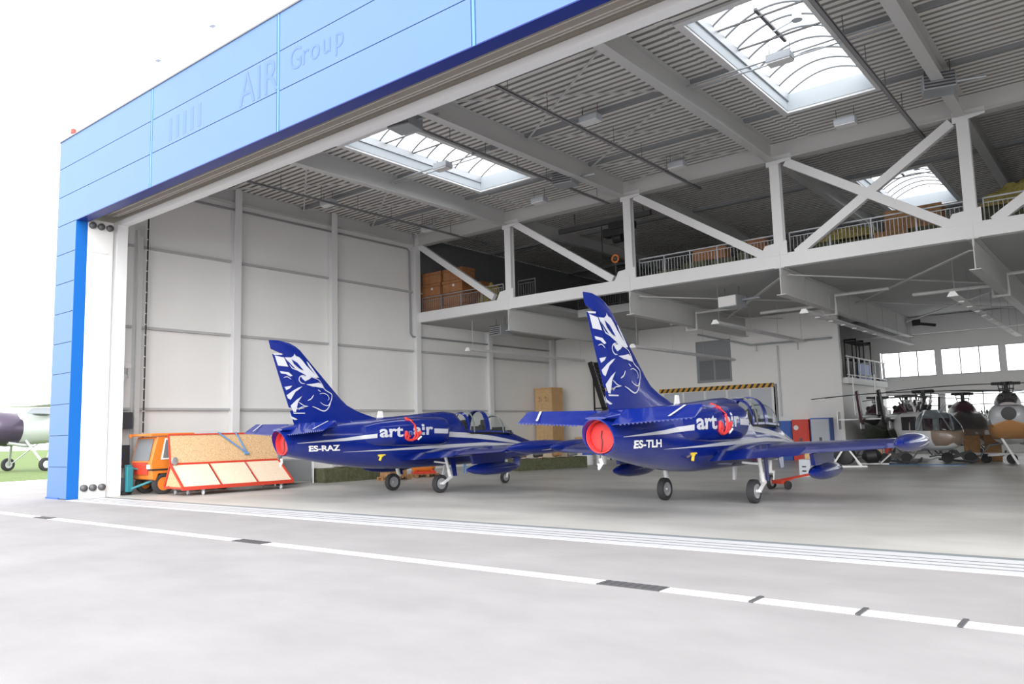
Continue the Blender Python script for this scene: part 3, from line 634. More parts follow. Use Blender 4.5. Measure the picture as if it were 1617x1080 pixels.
def side_patch(b, tops, bots, side, rows=5, cols=24, off=.006, half=hw):
    """strip between two polylines (x, z) laid on the side of the body"""
    def at(pl, t):
        x = pl[0][0] + (pl[-1][0] - pl[0][0]) * t; return x, interp(sorted(pl), x)
    vs = []
    for i in range(cols + 1):
        (x, zt), (_, zb) = at(tops, i / cols), at(bots, i / cols)
        for j in range(rows + 1):
            z = zb + (zt - zb) * j / rows; vs.append((x, side * (half(x, z) + off), z))
    b.add(vs, [(i * (rows + 1) + j, (i + 1) * (rows + 1) + j, (i + 1) * (rows + 1) + j + 1, i * (rows + 1) + j + 1) for i in range(cols) for j in range(rows)])
def flat_poly(b, poly, side, half, off):
    b.add([(x, side * (half(x, z) + off), z) for x, z in poly], [tuple(range(len(poly)))])
def flat_line(b, pts, w_, side, half, off):
    n_ = len(pts); L_, R_ = [], []
    # smooth the polyline
    sm = []
    for i in range(n_ - 1):
        p0, p1, p2, p3 = [V((*pts[max(0, min(n_ - 1, k))], 0)) for k in (i - 1, i, i + 1, i + 2)]
        for k in range(4):
            t = k / 4; sm.append(.5 * (2 * p1 + (p2 - p0) * t + (2 * p0 - 5 * p1 + 4 * p2 - p3) * t * t + (3 * p1 - p0 - 3 * p2 + p3) * t ** 3))
    sm.append(V((*pts[-1], 0))); vs = []
    for i, p in enumerate(sm):
        d = (sm[min(i + 1, len(sm) - 1)] - sm[max(i - 1, 0)]); d = V((-d.y, d.x, 0)).normalized()
        taper = .35 + .65 * min(1, 4 * min(i, len(sm) - 1 - i) / len(sm) + .1)
        for s_ in (-1, 1):
            q = p + d * (s_ * w_ / 2 * taper); vs.append((q.x, side * (half(q.x, q.y) + off), q.y))
    b.add(vs, [(2 * i, 2 * i + 1, 2 * i + 3, 2 * i + 2) for i in range(len(sm) - 1)])
def fit_text(s_, x0, x1, z0, z1, side, half, off=.007, bold=.012, shear=0):
    vs, fs = text_mesh(s_, 1, bold=bold)
    mnx, mxx = min(v[0] for v in vs), max(v[0] for v in vs); mny, mxy = min(v[1] for v in vs), max(v[1] for v in vs)
    out = []
    for a, b_, _ in vs:
        t = (a - mnx) / (mxx - mnx); x = x0 + (x1 - x0) * t if side < 0 else x1 - (x1 - x0) * t
        z = z0 + (z1 - z0) * (b_ - mny) / (mxy - mny); x += shear * ((z0 + z1) / 2 - z); out.append((x, side * (half(x, z) + off), z))
    return MB().add(out, fs)
def wing_sec(y):
    a = abs(y); t = (a - .4) / 4.15; le = 1.62 - .45 * t; te = -1.28 + .93 * t; zte = 1.135 + .047 * a; return le, te, zte + .10, zte
def foil(t, tc=.125): return 5 * tc * (.2969 * math.sqrt(t) - .126 * t - .3516 * t * t + .2843 * t ** 3 - .1036 * t ** 4)
def wing_pt(y, t, s_):
    le, te, zl, zt = wing_sec(y); c = le - te
    return (le - t * c, y, zl + (zt - zl) * t + s_ * foil(t) * c * (1.12 if s_ > 0 else .88))
TS = [0, .01, .03, .07, .13, .2, .3, .42, .55, .66, .74]
def wing_main(side):
    b = MB(); rings = []
    for y in (.35, .9, 1.6, 2.4, 3.2, 4.0, 4.5):
        rings.append([V(wing_pt(side * y, t, 1)) for t in reversed(TS)] + [V(wing_pt(side * y, t, -1)) for t in TS[1:]])
    return b.loft(rings)
def wing_rear(side, y0, y1, droop):
    b = MB(); rings = []
    for y in (y0, (y0 + y1) / 2, y1):
        r_ = [V(wing_pt(side * y, t, 1)) for t in (1, .93, .85, .78, .735)] + [V(wing_pt(side * y, t, -1)) for t in (.735, .8, .9)]
        hz = V(wing_pt(side * y, .74, 0)); m_ = Matrix.Rotation(-droop, 3, 'Y')
        rings.append([hz + m_ @ (p - hz) for p in r_])
    return b.loft(rings)
def tank(prof, c): return MB().lathe(prof, c, (1, 0, 0), 24)
def wheel(parent, c, r_, w_, side):
    prof = [(-w_ / 2 * .7, r_ * .62), (-w_ / 2 * .95, r_ * .78), (-w_ / 2, r_ * .88), (-w_ / 2 * .8, r_ * .97), (0, r_), (w_ / 2 * .8, r_ * .97), (w_ / 2, r_ * .88), (w_ / 2 * .95, r_ * .78), (w_ / 2 * .7, r_ * .62), (-w_ / 2 * .7, r_ * .62)]
    t = MB().lathe(prof, c, (0, 1, 0), 28, False).build('wheel', M['tyre'], parent, smooth=40)
    h = MB()
    for s_ in (-1, 1): h.lathe([(0, r_ * .62), (s_ * .03, r_ * .60), (s_ * .015, r_ * .42), (s_ * .02, r_ * .25), (s_ * .05, r_ * .2), (s_ * .055, .01)], (c[0], c[1] + s_ * w_ / 2 * .62, c[2]), (0, 1, 0), 20)
    h.build('hub', M['hub'], t, smooth=40)
    return t
def make_jet(label, loc, rz, reg):
    J = thing('jet_trainer', label, 'aircraft', loc, rz, 'blue jet trainers')
    # fuselage
    b = MB(); rings = []; xs_ = []
    for a, c in zip(FUS, FUS[1:]):
        for k in range(3): xs_.append(a[0] + (c[0] - a[0]) * k / 3)
    xs_.append(FUS[-1][0]); N_ = 20
    for x in xs_:
        w_, zt, zb, zc, nt = fus(x); r_ = []
        for k in range(2 * N_):
            a = 2 * math.pi * k / (2 * N_) ; c_, s_ = math.cos(a), math.sin(a)
            n_ = nt if s_ > 0 else 2.1
            yy = math.copysign(abs(c_) ** (2 / n_), c_) * w_; zz = zc + (math.copysign(abs(s_) ** (2 / n_), s_) * (zt - zc if s_ > 0 else zc - zb))
            r_.append((x, yy, zz))
        rings.append(r_)
    tail = rings[0]
    b.loft(rings); b.build('fuselage', M['jetblue'], J, smooth=50)
    # intakes
    for side in (-1, 1):
        b = MB(); rings = []
        for k in range(25):
            x = INT[0][0] + (INT[-1][0] - INT[0][0]) * k / 24; ry, rz_, zc = intk(x)
            rings.append([(x, side * (YI + ry * math.copysign(abs(math.cos(a)) ** (2 / 2.4), math.cos(a)) * (1 if math.cos(a) > 0 else .3)), zc + rz_ * math.copysign(abs(math.sin(a)) ** (2 / 2.4), math.sin(a))) for a in [2 * math.pi * i / 32 for i in range(32)]])
        rings.append([(.70, p[1] * .97 + side * .014, 2.0 + (p[2] - 2.0) * .9) for p in rings[-1]]); rings.append([(.35, p[1], p[2]) for p in rings[-1]])
        o = b.loft(rings).build('air_intake', M['jetblue'], J, smooth=50)
        q = MB(); q.add([(.40, p[1], p[2]) for p in rings[-1]], [tuple(range(32))]); q.build('intake_mouth', M['black'], o)
    # fin and rudder
    zs = [2.25, 2.4, 2.5, 2.6, 2.7, 2.78, 2.87, 3.06, 3.26, 3.6, 3.93, 4.2, 4.36, 4.5, 4.62, 4.71, 4.76]
    ts = [0, .01, .03, .07, .14, .24, .38, .52, .66, .8, .9, 1.0]
    b = MB(); rings = []
    for z in zs:
        le, te = interp(FLE, z), interp(FTE, z)
        if HINGE[0][0] <= z <= HINGE[1][0]: te = interp(HINGE, z)
        c = le - te; ri = []
        for t in ts: x = le - t * c; ri.append((x, fin_half(x, z), z))
        for t in reversed(ts[1:]): x = le - t * c; ri.append((x, -fin_half(x, z), z))
        rings.append(ri)
    F = b.loft(rings).build('fin', M['jetblue'], J, smooth=40)
    b = MB(); rings = []
    for k in range(9):
        z = 2.79 + (4.35 - 2.79) * k / 8; te = interp(FTE, z); le = interp(HINGE, z) - .012; ri = []
        for t in (0, .3, .6, .85, 1): x = le + (te - le) * t; ri.append((x, fin_half(x, z), z))
        for t in (1, .85, .6, .3, 0): x = le + (te - le) * t; ri.append((x, -fin_half(x, z), z))
        rings.append(ri)
    RU = b.loft(rings).build('rudder', M['jetblue'], J, smooth=40)
    b = MB(); bb = MB()
    for side in (-1, 1):
        for i, p in enumerate(LION_P): flat_poly(b, p, side, fin_half, .009 + .0004 * i)
        for p in LION_B: flat_poly(bb, p, side, fin_half, .020)
        for p, w_ in LION_L: flat_line(b, p, w_ * 1.1, side, fin_half, .018)
    o = b.build('lion_emblem', M['silverdecal'], F); tag(o, 'silver horse or lion head drawing on the fin'.replace('horse or ', ''))
    bb.build('emblem_detail', M['jetblue'], F)
    # stripes and lettering
    st_ = MB()
    for side in (-1, 1):
        side_patch(st_, [(-5.0 + .2, 1.745), (-3.2, 1.86), (-2.17, 1.965)], [(-4.8, 1.735), (-3.2, 1.77), (-2.17, 1.83)], side)
        side_patch(st_, [(.02, 2.09), (.66, 2.065)], [(.02, 1.93), (.66, 1.91)], side, cols=8)
        side_patch(st_, [(.80, 1.98), (1.14, 1.97), (2.18, 1.91), (3.32, 1.78), (4.52, 1.58), (5.36, 1.43), (5.8, 1.37)], [(.80, 1.80), (1.14, 1.79), (2.18, 1.73), (3.32, 1.62), (4.52, 1.48), (5.36, 1.37), (5.8, 1.34)], side, cols=40)
        side_patch(st_, [(-3.3, 1.435), (-1.48, 1.47), (0, 1.52), (1.0, 1.54), (2.82, 1.56), (4.41, 1.47), (5.7, 1.33)], [(-3.3, 1.43), (-1.48, 1.42), (0, 1.42), (1.0, 1.43), (2.82, 1.45), (4.41, 1.40), (5.7, 1.31)], side, cols=60)
        side_patch(st_, [(.6, 1.30), (2.0, 1.33), (4.0, 1.33), (5.2, 1.30)], [(.6, 1.12), (2.0, 1.18), (4.0, 1.26), (5.2, 1.28)], side, cols=40)
    st_.build('stripes', M['silverdecal'], J, smooth=60)
    words_ = []
    for side in (-1, 1):
        for src, args, dst in (('art', (-2.1, -1.26, 1.84, 2.17), 'lettering'), ('air', (-.86, -.03, 1.88, 2.24), 'lettering'), ('on', (-1.22, -.90, 1.88, 2.03), 'lettering'), (reg, (-4.43, -3.42, 1.485, 1.66), 'registration')):
            m = fit_text(src, *args, side, hw, bold=.028 if src in ('art', 'air') else .035, shear=.25 if src == reg else 0); m.build(dst, M['decalgrey'] if src == 'on' else M['whitegear'] if dst == 'registration' else M['silverdecal'], J)
    # nozzle
    b = MB(); n0 = [(p[0] + .02, p[1], p[2]) for p in tail]
    slant = lambda z: -5.0 - .26 * (z - 1.36) / .8
    n1 = [(slant(p[2]), p[1] * .97, 1.755 + (p[2] - 1.755) * .97) for p in tail]; n2 = [(slant(p[2]), p[1] * .90, 1.755 + (p[2] - 1.755) * .90) for p in tail]; n3 = [(-4.62, p[1] * .86, 1.755 + (p[2] - 1.755) * .84) for p in tail]
    b.loft([n0, n1, n2, n3], False, True).build('nozzle', M['jetblue'], J, smooth=40)
    # tail fairing carrying the tailplane
    b = MB(); rings = []
    for x, w_, h_, zc in ((-2.9, .05, .05, 2.25), (-3.4, .36, .15, 2.20), (-3.9, .45, .17, 2.19), (-4.5, .45, .15, 2.18), (-4.9, .38, .10, 2.16), (-5.2, .26, .03, 2.14)):
        rings.append([(x, w_ * math.cos(2 * math.pi * k / 20), zc + h_ * math.sin(2 * math.pi * k / 20)) for k in range(20)])
    b.loft(rings).build('tail_fairing', M['jetblue'], J, smooth=50)
    for side in (-1, 1):
        b = MB(); rings = []
        for y, le, te in ((.2, -3.62, -4.62), (2.1, -4.08, -4.70), (2.2, -4.2, -4.70)):
            c = le - te; zc = 2.26 + .022 * y
            ri = [(le - t * c, side * y, zc + foil(t * .72, .09) * c * 1.3) for t in (1, .7, .4, .2, .08, .02, 0)] + [(le - t * c, side * y, zc - foil(t * .72, .09) * c * 1.3) for t in (.02, .08, .2, .4, .7, 1)]
            rings.append(ri)
        b.loft(rings).build('tailplane', M['jetblue'], J, smooth=40)
        b = MB(); rings = []
        for y, c in ((.34, .56), (2.15, .44)):
            zc = 2.26 + .022 * y; dx, dz = -c * math.cos(R(29)), -c * math.sin(R(29)); hx_ = -4.63 - .04 * y / 2
            rings.append([(hx_, side * y, zc + .045), (hx_ + dx, side * y, zc + dz + .006), (hx_ + dx, side * y, zc + dz - .006), (hx_, side * y, zc - .04)])
        e = b.loft(rings).build('elevator', M['jetblue'], J)
        m = MB()
        for k in range(17):
            y = .55 + k * .095; c = .56 - .12 * (y - .42) / 1.73; x_ = -4.63 - .02 * y - c * .875; z_ = 2.26 + .022 * y - c * .485
            m.box(x_ - .012, x_ + .004, side * y - .02, side * y + .02, z_ - .028, z_ + .004)
        m.build('elevator_hinge_tabs', M['jetblue'], e)  # row of small hinge tabs along the elevator's rear edge
        m = MB()
        m.add([(-4.68 - k * .14, side * (1.75 + a - k * .06), 2.30 + .05 - k * .0776) for k in (0, 1, 2.8) for a in (0, .06)], [(0, 1, 3, 2), (2, 3, 5, 4)])
        m.build('elevator_mark', M['silverdecal'], e)
        # wing
        wing_main(side).build('wing', M['jetblue'], J, smooth=40)
        wing_rear(side, .62, 2.62, R(7)).build('flap', M['jetblue'], J, smooth=40)
        wing_rear(side, 2.66, 4.35, R(3)).build('aileron', M['jetblue'], J, smooth=40)
        tt = tank([(0, .01), (.06, .05), (.25, .105), (.6, .165), (1.1, .205), (1.7, .215), (2.2, .20), (2.7, .155), (3.05, .095), (3.22, .04), (3.26, .005)], (-.4, side * 4.62, 1.42)).build('tip_tank', M['jetblue'], J, smooth=50)
        m = MB()
        for k in range(14):
            x = .95 + k * .13
            def rr(x): return interp([(-.4, .01), (-.15, .105), (.2, .165), (.7, .205), (1.3, .215), (1.8, .2), (2.3, .155), (2.65, .095), (2.86, .01)], x) + .005
            a0, a1 = R(-28 + k * 1.2), R(-28 + k * 1.2 + 2 + k * 2.2 if k < 9 else -28 + k * 1.2 + 22 - (k - 8) * 4)
            m.v += [(x, side * (4.62 + rr(x) * math.cos(a)), 1.42 + rr(x) * math.sin(a)) for a in (a0, a1)]
        m.f = [(2 * i, 2 * i + 1, 2 * i + 3, 2 * i + 2) for i in range(13)]; m.m = [0] * 13
        m.build('tank_stripe', M['silverdecal'], tt)
        MB().lathe([(0, .04), (.04, .06), (.1, .05), (.14, .01)], (2.75, side * 4.62, 1.42), (1, 0, 0), 12).build('landing_light', M['white'], tt)
        dt = tank([(0, .01), (.08, .06), (.35, .14), (.8, .195), (1.3, .205), (1.8, .185), (2.2, .12), (2.42, .05), (2.5, .005)], (-.2, side * 2.67, .755)).build('drop_tank', M['jetblue'], J, smooth=50)
        MB().prism([(.1, side * 2.67 - .05, .92), (1.5, side * 2.67 - .05, .92), (1.6, side * 2.67 - .05, 1.24), (.0, side * 2.67 - .05, 1.2)], (0, .10, 0)).build('pylon', M['jetblue'], dt)
        # main gear
        g_ = MB().tube((.14, side * 1.34, 1.16), (.33, side * 1.32, .62), .05, 12).tube((.29, side * 1.325, .74), (.36, side * 1.32, .50), .065, 12).tube((.2, side * 1.3, .95), (.0, side * .95, 1.0), .03, 8).build('gear_strut', M['whitegear'], J, smooth=40)
        MB().bar((.37, side * 1.36, .50), (.0, side * 1.36, .30), .05, .08).tube((.0, side * 1.40, .30), (.0, side * 1.2, .30), .04, 10).tube((.36, side * 1.26, .50), (.36, side * 1.40, .50), .05, 10).build('trailing_link', M['whitegear'], g_, smooth=40)
        MB().prism([(.28, side * 1.40, 1.1), (.50, side * 1.40, 1.1), (.60, side * 1.38, .52), (.44, side * 1.38, .52)], (0, side * .025, 0)).build('gear_door', M['jetblue'], g_)
        wheel(J, (0, side * 1.22, .295), .295, .19, side)
        if side < 0: MB().prism([(1.05, side * .25, .84), (1.25, side * .25, .84), (1.0, side * .3, .5), (.9, side * .3, .5)], (0, side * .06, 0)).build('airbrake', M['whitegear'], J)
    # nose gear
    g_ = MB().tube((4.50, 0, .95), (4.44, 0, .52), .05, 12).bar((4.46, .10, .50), (4.39, .10, .215), .03, .07).bar((4.46, -.10, .50), (4.39, -.10, .215), .03, .07).tube((4.46, -.12, .5), (4.46, .12, .5), .05, 10).build('gear_strut', M['whitegear'], J, smooth=40)
    MB().prism([(4.7, -.16, .92), (5.1, -.16, .96), (5.0, -.2, .62), (4.72, -.2, .6)], (0, -.02, 0)).build('gear_door', M['jetblue'], g_)
    wheel(J, (4.39, 0, .215), .215, .12, 1)
    # cockpit
    CT = [(2.02, 2.60), (2.2, 2.68), (2.6, 2.71), (3.0, 2.70), (3.3, 2.66), (3.7, 2.56), (4.0, 2.40), (4.3, 2.19), (4.55, 2.02), (4.72, 1.93)]
    def arch(x, grow=0, n_=16):
        zt = interp(CT, x) + grow; w_, z0 = .12 + .38 * min(1, max(0, (4.8 - x)) / .8) ** .75 + grow, interp([(2, 1.93), (3, 1.93), (4, 1.88), (4.75, 1.83)], x)
        return [(x, w_ * math.copysign(abs(math.cos(a)) ** .85, math.cos(a)), z0 + (zt - z0) * math.sin(a) ** .85) for a in [math.pi * k / n_ for k in range(n_ + 1)]]
    def hood(x0, x1, nm):
        b = MB(); n_ = 12
        b.loft([arch(x0 + (x1 - x0) * k / n_) for k in range(n_ + 1)], False, False, closed=False)
        return b.build(nm, M['canopy'], J, smooth=50)
    rc = hood(2.02, 2.93, 'rear_canopy'); fc = hood(3.05, 3.82, 'front_canopy'); ws = hood(3.88, 4.70, 'windscreen')
    def fr(x, w_, par, m_, r_=.03):
        b = MB(); b.loft([arch(x - w_ / 2, .004), arch(x - w_ / 2, r_), arch(x + w_ / 2, r_), arch(x + w_ / 2, .004)], False, False, closed=False)
        b.build('canopy_frame', m_, par, smooth=40)
    fr(2.05, .1, rc, M['jetblue']); fr(2.32, .05, rc, M['dgrey']); fr(2.97, .17, rc, M['jetblue']); fr(3.82, .06, fc, M['dgrey']); fr(3.08, .05, fc, M['jetblue'])
    for side in (-1, 1):
        b = MB()
        for k in range(12):
            x0, x1 = 2.02 + k * .22, 2.02 + (k + 1) * .22; a, c = arch(x0)[0 if side > 0 else -1], arch(x1)[0 if side > 0 else -1]
            b.bar((x0, a[1] + side * .005, a[2] + .03), (x1, c[1] + side * .005, c[2] + .03), .025, .06)
        b.build('canopy_sill', M['jetblue'], J)
    for x in (2.35, 3.35):
        s_ = MB().box(x - .12, x + .05, -.2, .2, 1.7, 2.2).box(x - .1, x + .02, -.13, .13, 2.18, 2.38).box(x, x + .4, -.22, .22, 1.9, 2.02).build('ejection_seat', M['black'], J, bevel=.03)
    MB().box(2.1, 4.4, -.40, .40, 1.85, 1.975).box(4.0, 4.2, -.25, .25, 1.95, 2.1).box(2.95, 3.05, -.3, .3, 1.95, 2.15).build('cockpit_deck', M['black'], J)
    MB().prism([(-1.34, -.012, 2.48), (-1.60, -.012, 2.48), (-1.54, -.012, 2.69), (-1.38, -.012, 2.69)], (0, .024, 0)).build('blade_antenna', M['whitegear'], J)
    MB().prism([(-.42, -.72, 1.1), (-.5, -.72, 1.1), (-.5, -.72, 1.2), (-.42, -.72, 1.2)], (0, .02, 0)).build('step_plate', M['whitegear'], J)
    y0 = -(hw(-1.85, 1.22) + .03)
    MB().bar((-2.0, y0, 1.29), (-1.72, y0, 1.29), .05, .035).bar((-1.86, y0, 1.29), (-1.93, y0, 1.12), .05, .05).box(-1.95, -1.80, y0 - .02, y0 + .05, 1.24, 1.31).build('tie_down_clip', M['yellow'], J)
    return J
JA = (-19.356, 18.75, R(86.228)); JB = (-8.935, 18.984, R(90.428))
make_jet('blue jet with registration ES-RAZ on its side, nearer the left wall', (JA[0], JA[1], 0), JA[2], 'ES-RAZ')
make_jet('blue jet with registration ES-TLH, red round cover in its exhaust', (JB[0], JB[1], 0), JB[2], 'ES-TLH')
for (x, y, a), t in ((JA, 'the ES-RAZ jet'), (JB, 'the ES-TLH jet')):
    c = thing('exhaust_cover', 'round red cover plugging the exhaust of ' + t, 'cover', (x, y, 0), a)
    MB().lathe([(0, .315), (.04, .33), (.07, .31), (.085, .25), (.09, .01)], (-4.865, 0, 1.74), (-1, 0, 0), 28).build('disc', M['red'], c, smooth=50)
    MB().lathe([(0, .325), (0, .345), (.19, .345), (.19, .325), (0, .325)], (-4.865, 0, 1.755), (-1, 0, .0), 32, False).build('sleeve', M['red'], c, smooth=40)
    MB().path([(-4.965, .0, 1.88), (-4.97, .02, 1.76), (-4.97, .0, 1.64), (-4.975, .015, 1.5), (-5.05, 0, 1.42), (-5.08, .01, 1.2)], .012, 6).build('cord', M['black'], c)
    MB().path([(-5.06, .01, 1.3), (-5.07, -.03, 1.2), (-5.06, .05, 1.1), (-5.05, .06, 1.2)], .035, 6).build('tag', M['white'], c)
    s_ = thing('warning_streamer', 'red streamers draped over the intake side of ' + t, 'streamer', (x, y, 0), a)
    def on(p, o=.03): return (p[0], -(hw(p[0], p[1]) + o), p[1])
    m = MB()
    for pts, r_ in (([(-.92, 2.44), (-.84, 2.34), (-.80, 2.2), (-.78, 2.0), (-.80, 1.84), (-.88, 1.76)], .035), ([(-1.16, 2.02), (-1.20, 1.9), (-1.16, 1.8), (-1.05, 1.74), (-.9, 1.73), (-.76, 1.78), (-.64, 1.9), (-.58, 2.0)], .045), ([(-1.14, 1.95), (-1.05, 1.85), (-1.1, 1.76)], .06), ([(-.72, 1.98), (-.68, 1.85), (-.76, 1.77)], .055), ([(-.92, 2.44), (-.98, 2.38)], .05)):
        m.path([on(p) for p in pts], r_, 8)
    m.build('strap', M['red'], s_, smooth=60)
    MB().path([on(p, .07) for p in ((-.70, 1.74), (-.58, 1.84))], .03, 6).build('tag', M['white'], s_)
# ---------------------------------------------------------------- orange utility vehicle
T = thing('utility_vehicle', 'small orange cab vehicle parked behind the red trolley', 'vehicle', (-28.75, 14.0, 0))
b = MB().prism([(-.75, .06, .55), (-.75, .0, 1.15), (-.75, .22, 2.08), (-.75, 1.5, 2.1), (-.75, 1.5, .5), (-.75, .95, .5), (-.75, .8, .75), (-.75, .3, .75), (-.75, .2, .5)], (1.5, 0, 0))
T_b = b.build('cab', M['orange'], T, bevel=.03)
MB().box(-.8, .8, -.02, 1.62, 2.1, 2.2).box(-.8, -.7, -.1, .0, 2.05, 2.2).box(.7, .8, -.06, .0, 2.08, 2.2).build('roof', M['orange'], T, bevel=.02)
MB().add([(-.64, -.008, 1.22), (.60, -.008, 1.22), (.56, .18, 2.0), (-.60, .18, 2.0)], [(0, 1, 2, 3)]).build('windscreen', M['dgrey'], T_b)
MB().prism([(.755, .36, 1.25), (.755, .95, 1.25), (.755, .95, 2.02), (.755, .5, 2.02)], (.012, 0, 0)).build('side_window', M['white'], T_b)
MB().prism([(.77, .43, 1.31), (.77, .93, 1.31), (.77, .93, 1.96), (.77, .53, 1.96)], (.008, 0, 0)).build('side_window', M['dgrey'], T_b)
MB().prism([(-.62, -.012, .72), (.5, -.012, .72), (.52, -.02, 1.16), (-.62, -.02, 1.16)], (0, .04, 0)).build('front_panel', M['redtrolley'], T)
MB().box(.752, .77, .05, 1.5, .86, .92).box(-.7, .76, .02, .05, .86, .92).build('trim_strip', M['black'], T)
MB().box(.5, .66, -.03, .05, .92, 1.08).build('headlamp', M['white'], T)
MB().box(-.72, .72, 1.55, 3.6, .6, 1.95).box(-.76, .76, 1.5, 3.64, 1.95, 2.06).build('body', M['orange'], T, bevel=.02)
MB().box(-.5, .5, .3, 3.6, .35, .6).build('chassis', M['black'], T)
for x in (-.62, .62):
    for y in (.52, 2.9):
        t = MB().lathe([(-.1, .24), (-.115, .32), (-.09, .375), (.09, .375), (.115, .32), (.1, .24), (-.1, .24)], (x, y, .375), (1, 0, 0), 28, False).build('wheel', M['tyre'], T, smooth=40)
        MB().lathe([(-.1, .24), (-.06, .22), (-.05, .08), (-.12, .07), (-.12, .01)], (x, y, .375), (-1 if x > 0 else 1, 0, 0), 20).build('rim', M['orange'], t, smooth=40)
p = MB().box(-.62, -.38, -.30, -.12, .25, 1.08).box(-.30, -.12, -.42, -.2, .12, 1.02).bar((-.2, -.3, .2), (.35, .3, .5), .08, .08).bar((-.5, -.2, .95), (-.1, .1, .9), .06, .06).build('lifting_arm', M['teal'], T, bevel=.02)
MB().prism([(-.78, -.55, .62), (-.36, -.55, .62), (-.42, -.55, .1), (-.70, -.55, .1)], (0, .35, 0)).build('bucket', M['char'], p)
MB().lathe([(0, .2), (.1, .26), (.16, .1)], (-.5, -.3, .02), (0, 0, 1), 20).build('sweeper_brush', M['black'], p)
tp = MB(); rings = []
for k in range(9):
    y = 2.0 + k * .2; h = .16 * math.sin(math.pi * (k + .4) / 8.8)
    rings.append([(-.5 + .1 * i, y, 2.07 + max(.012, h * math.sin(math.pi * (i + .3) / 10.6))) for i in range(11)] + [(.5 - .1 * i, y, 2.065) for i in range(11)])
tag(tp.loft(rings).build('tarpaulin', M['grey'], smooth=50), 'folded grey tarpaulin on the roof of the orange vehicle', 'tarpaulin').location = (-28.75, 14.0, 0)
# ---------------------------------------------------------------- red trolley
T = thing('panel_trolley', 'red framed trolley with chipboard panels in front of the orange vehicle', 'trolley', (-26.02, 14.15, 0), R(-5.5))
L = 4.2
AP = (-1.1, 1.08); TP = (-1.32, 2.13); BK = (-1.55, .30); FB = (0, .30)
b = MB()
for y in (0, L):
    b.bar((FB[0], y, FB[1]), (AP[0], y, AP[1]), .07, .06).bar((BK[0], y, .27), (FB[0], y, .27), .07, .06).bar((AP[0], y, AP[1]), (BK[0], y, BK[1]), .05, .05)
b.box(-.04, .03, -.03, L + .03, .2, .33).box(-1.25, -1.19, -.03, L, .22, .32).bar((AP[0], 0, AP[1]), (AP[0], L, AP[1]), .07, .08).bar((TP[0], 0, TP[1]), (TP[0], L, TP[1]), .06, .05).bar((AP[0], 0, AP[1]), (TP[0], 0, TP[1]), .05, .04).bar((AP[0], L, AP[1]), (TP[0], L, TP[1]), .05, .04)
for k in (1, 2): b.bar((FB[0] - .01, k * L / 3, FB[1] + .03), (AP[0], k * L / 3, AP[1] + .01), .025, .03)
b.build('frame', M['redtrolley'], T)
MB().prism([(AP[0] - .02, .04, AP[1] + .03), (TP[0], .04, TP[1] - .02), (TP[0] - .02, .04, TP[1] - .02), (AP[0] - .04, .04, AP[1] + .03)], (0, L - .08, 0)).build('back_panel', M['osb'], T)
for k in range(3):
    y0 = k * L / 3 + .04
    MB().prism([(FB[0] - .02, y0, FB[1] + .02), (AP[0], y0, AP[1] - .01), (AP[0] - .02, y0, AP[1] - .03), (FB[0] - .04, y0, FB[1])], (0, L / 3 - .08, 0)).build('shelf_panel', M['osblight'], T)
for y in (.03, L - .05): MB().prism([(FB[0] - .06, y, FB[1] - .02), (AP[0] - .02, y, AP[1] - .05), (BK[0] + .04, y, BK[1])], (0, .02, 0)).build('end_panel', M['osb'], T)
MB().box(-1.5, -.03, .05, L - .05, .255, .275).build('floor_panel', M['osb'], T)
for y in (.02, L - .1): MB().lathe([(0, .07), (.03, .14), (.06, .14), (.09, .07)], (AP[0] + .06, y + .08, AP[1] + .12), (1, .4, 0), 16).build('strap_reel', M['galv'], T, smooth=40)
for x, y in ((-.08, .75), (-.08, L - .45), (-1.45, .35), (-1.45, L - .45), (-.75, .5)):
    c = MB().box(x - .05, x + .05, y - .05, y + .05, .16, .23).bar((x, y - .045, .2), (x, y - .045 + .03, .08), .04, .012).bar((x, y + .045, .2), (x, y + .045, .08), .04, .012).build('caster', M['galv'], T)
    MB().lathe([(-.03, .07), (-.02, .085), (.02, .085), (.03, .07)], (x, y, .085), (0, 1, 0), 16).build('wheel', M['grey'], c, smooth=40)
o = MB().tube((-1.26, 1.82, 2.18), (-1.10, 2.88, 1.38), .028, 8).tube((-1.26, 2.50, 2.18), (-1.10, 2.90, 1.38), .028, 8).tube((-1.10, 2.80, 1.36), (-1.09, 2.98, 1.36), .035, 8).build('lifting_fork', M['lightblue'], smooth=50)
tag(o, 'blue steel V shaped bracket hanging over the red trolley', 'bracket'); o.location = (-26.02, 14.15, 0); o.rotation_euler = (0, 0, R(-5.5))
# ---------------------------------------------------------------- wall fittings by the door
c = thing('floodlight', 'small white wall floodlights above the orange vehicle', 'lamp', (-30.55, 14.25, 4.4))
MB().bar((-.5, 0, .0), (.05, 0, .0), .05, .05).bar((0, 0, 0), (0, 0, .4), .04, .04).build('bracket', M['galv'], c)
MB().lathe([(0, .06), (.1, .11), (.3, .11), (.32, .02)], (.0, -.05, .05), (.6, -.6, -.35), 16).build('head', M['white'], c, smooth=40)
MB().box(-.12, .14, -.14, .1, .34, .52).build('head', M['white'], c, bevel=.02)
tag(MB().box(-31.04, -30.5, 14.08, 14.5, 2.42, 3.05).build('loudspeaker_box', M['char'], bevel=.02), 'dark grey box mounted on the wall above the orange vehicle', 'box')
c = thing('wall_cabinet', 'small dark wall cabinet with blue and red items left of the orange cab', 'cabinet', (-30.75, 14.1, .95))
MB().box(-.28, .28, .05, .3, 0, .85).build('body', M['char'], c)
MB().box(-.2, .25, -.02, .06, .35, .55).build('blue_bundle', M['blue'], c, bevel=.03); MB().box(-.22, .2, -.02, .06, .05, .22).build('red_bundle', M['redpaint'], c, bevel=.03)
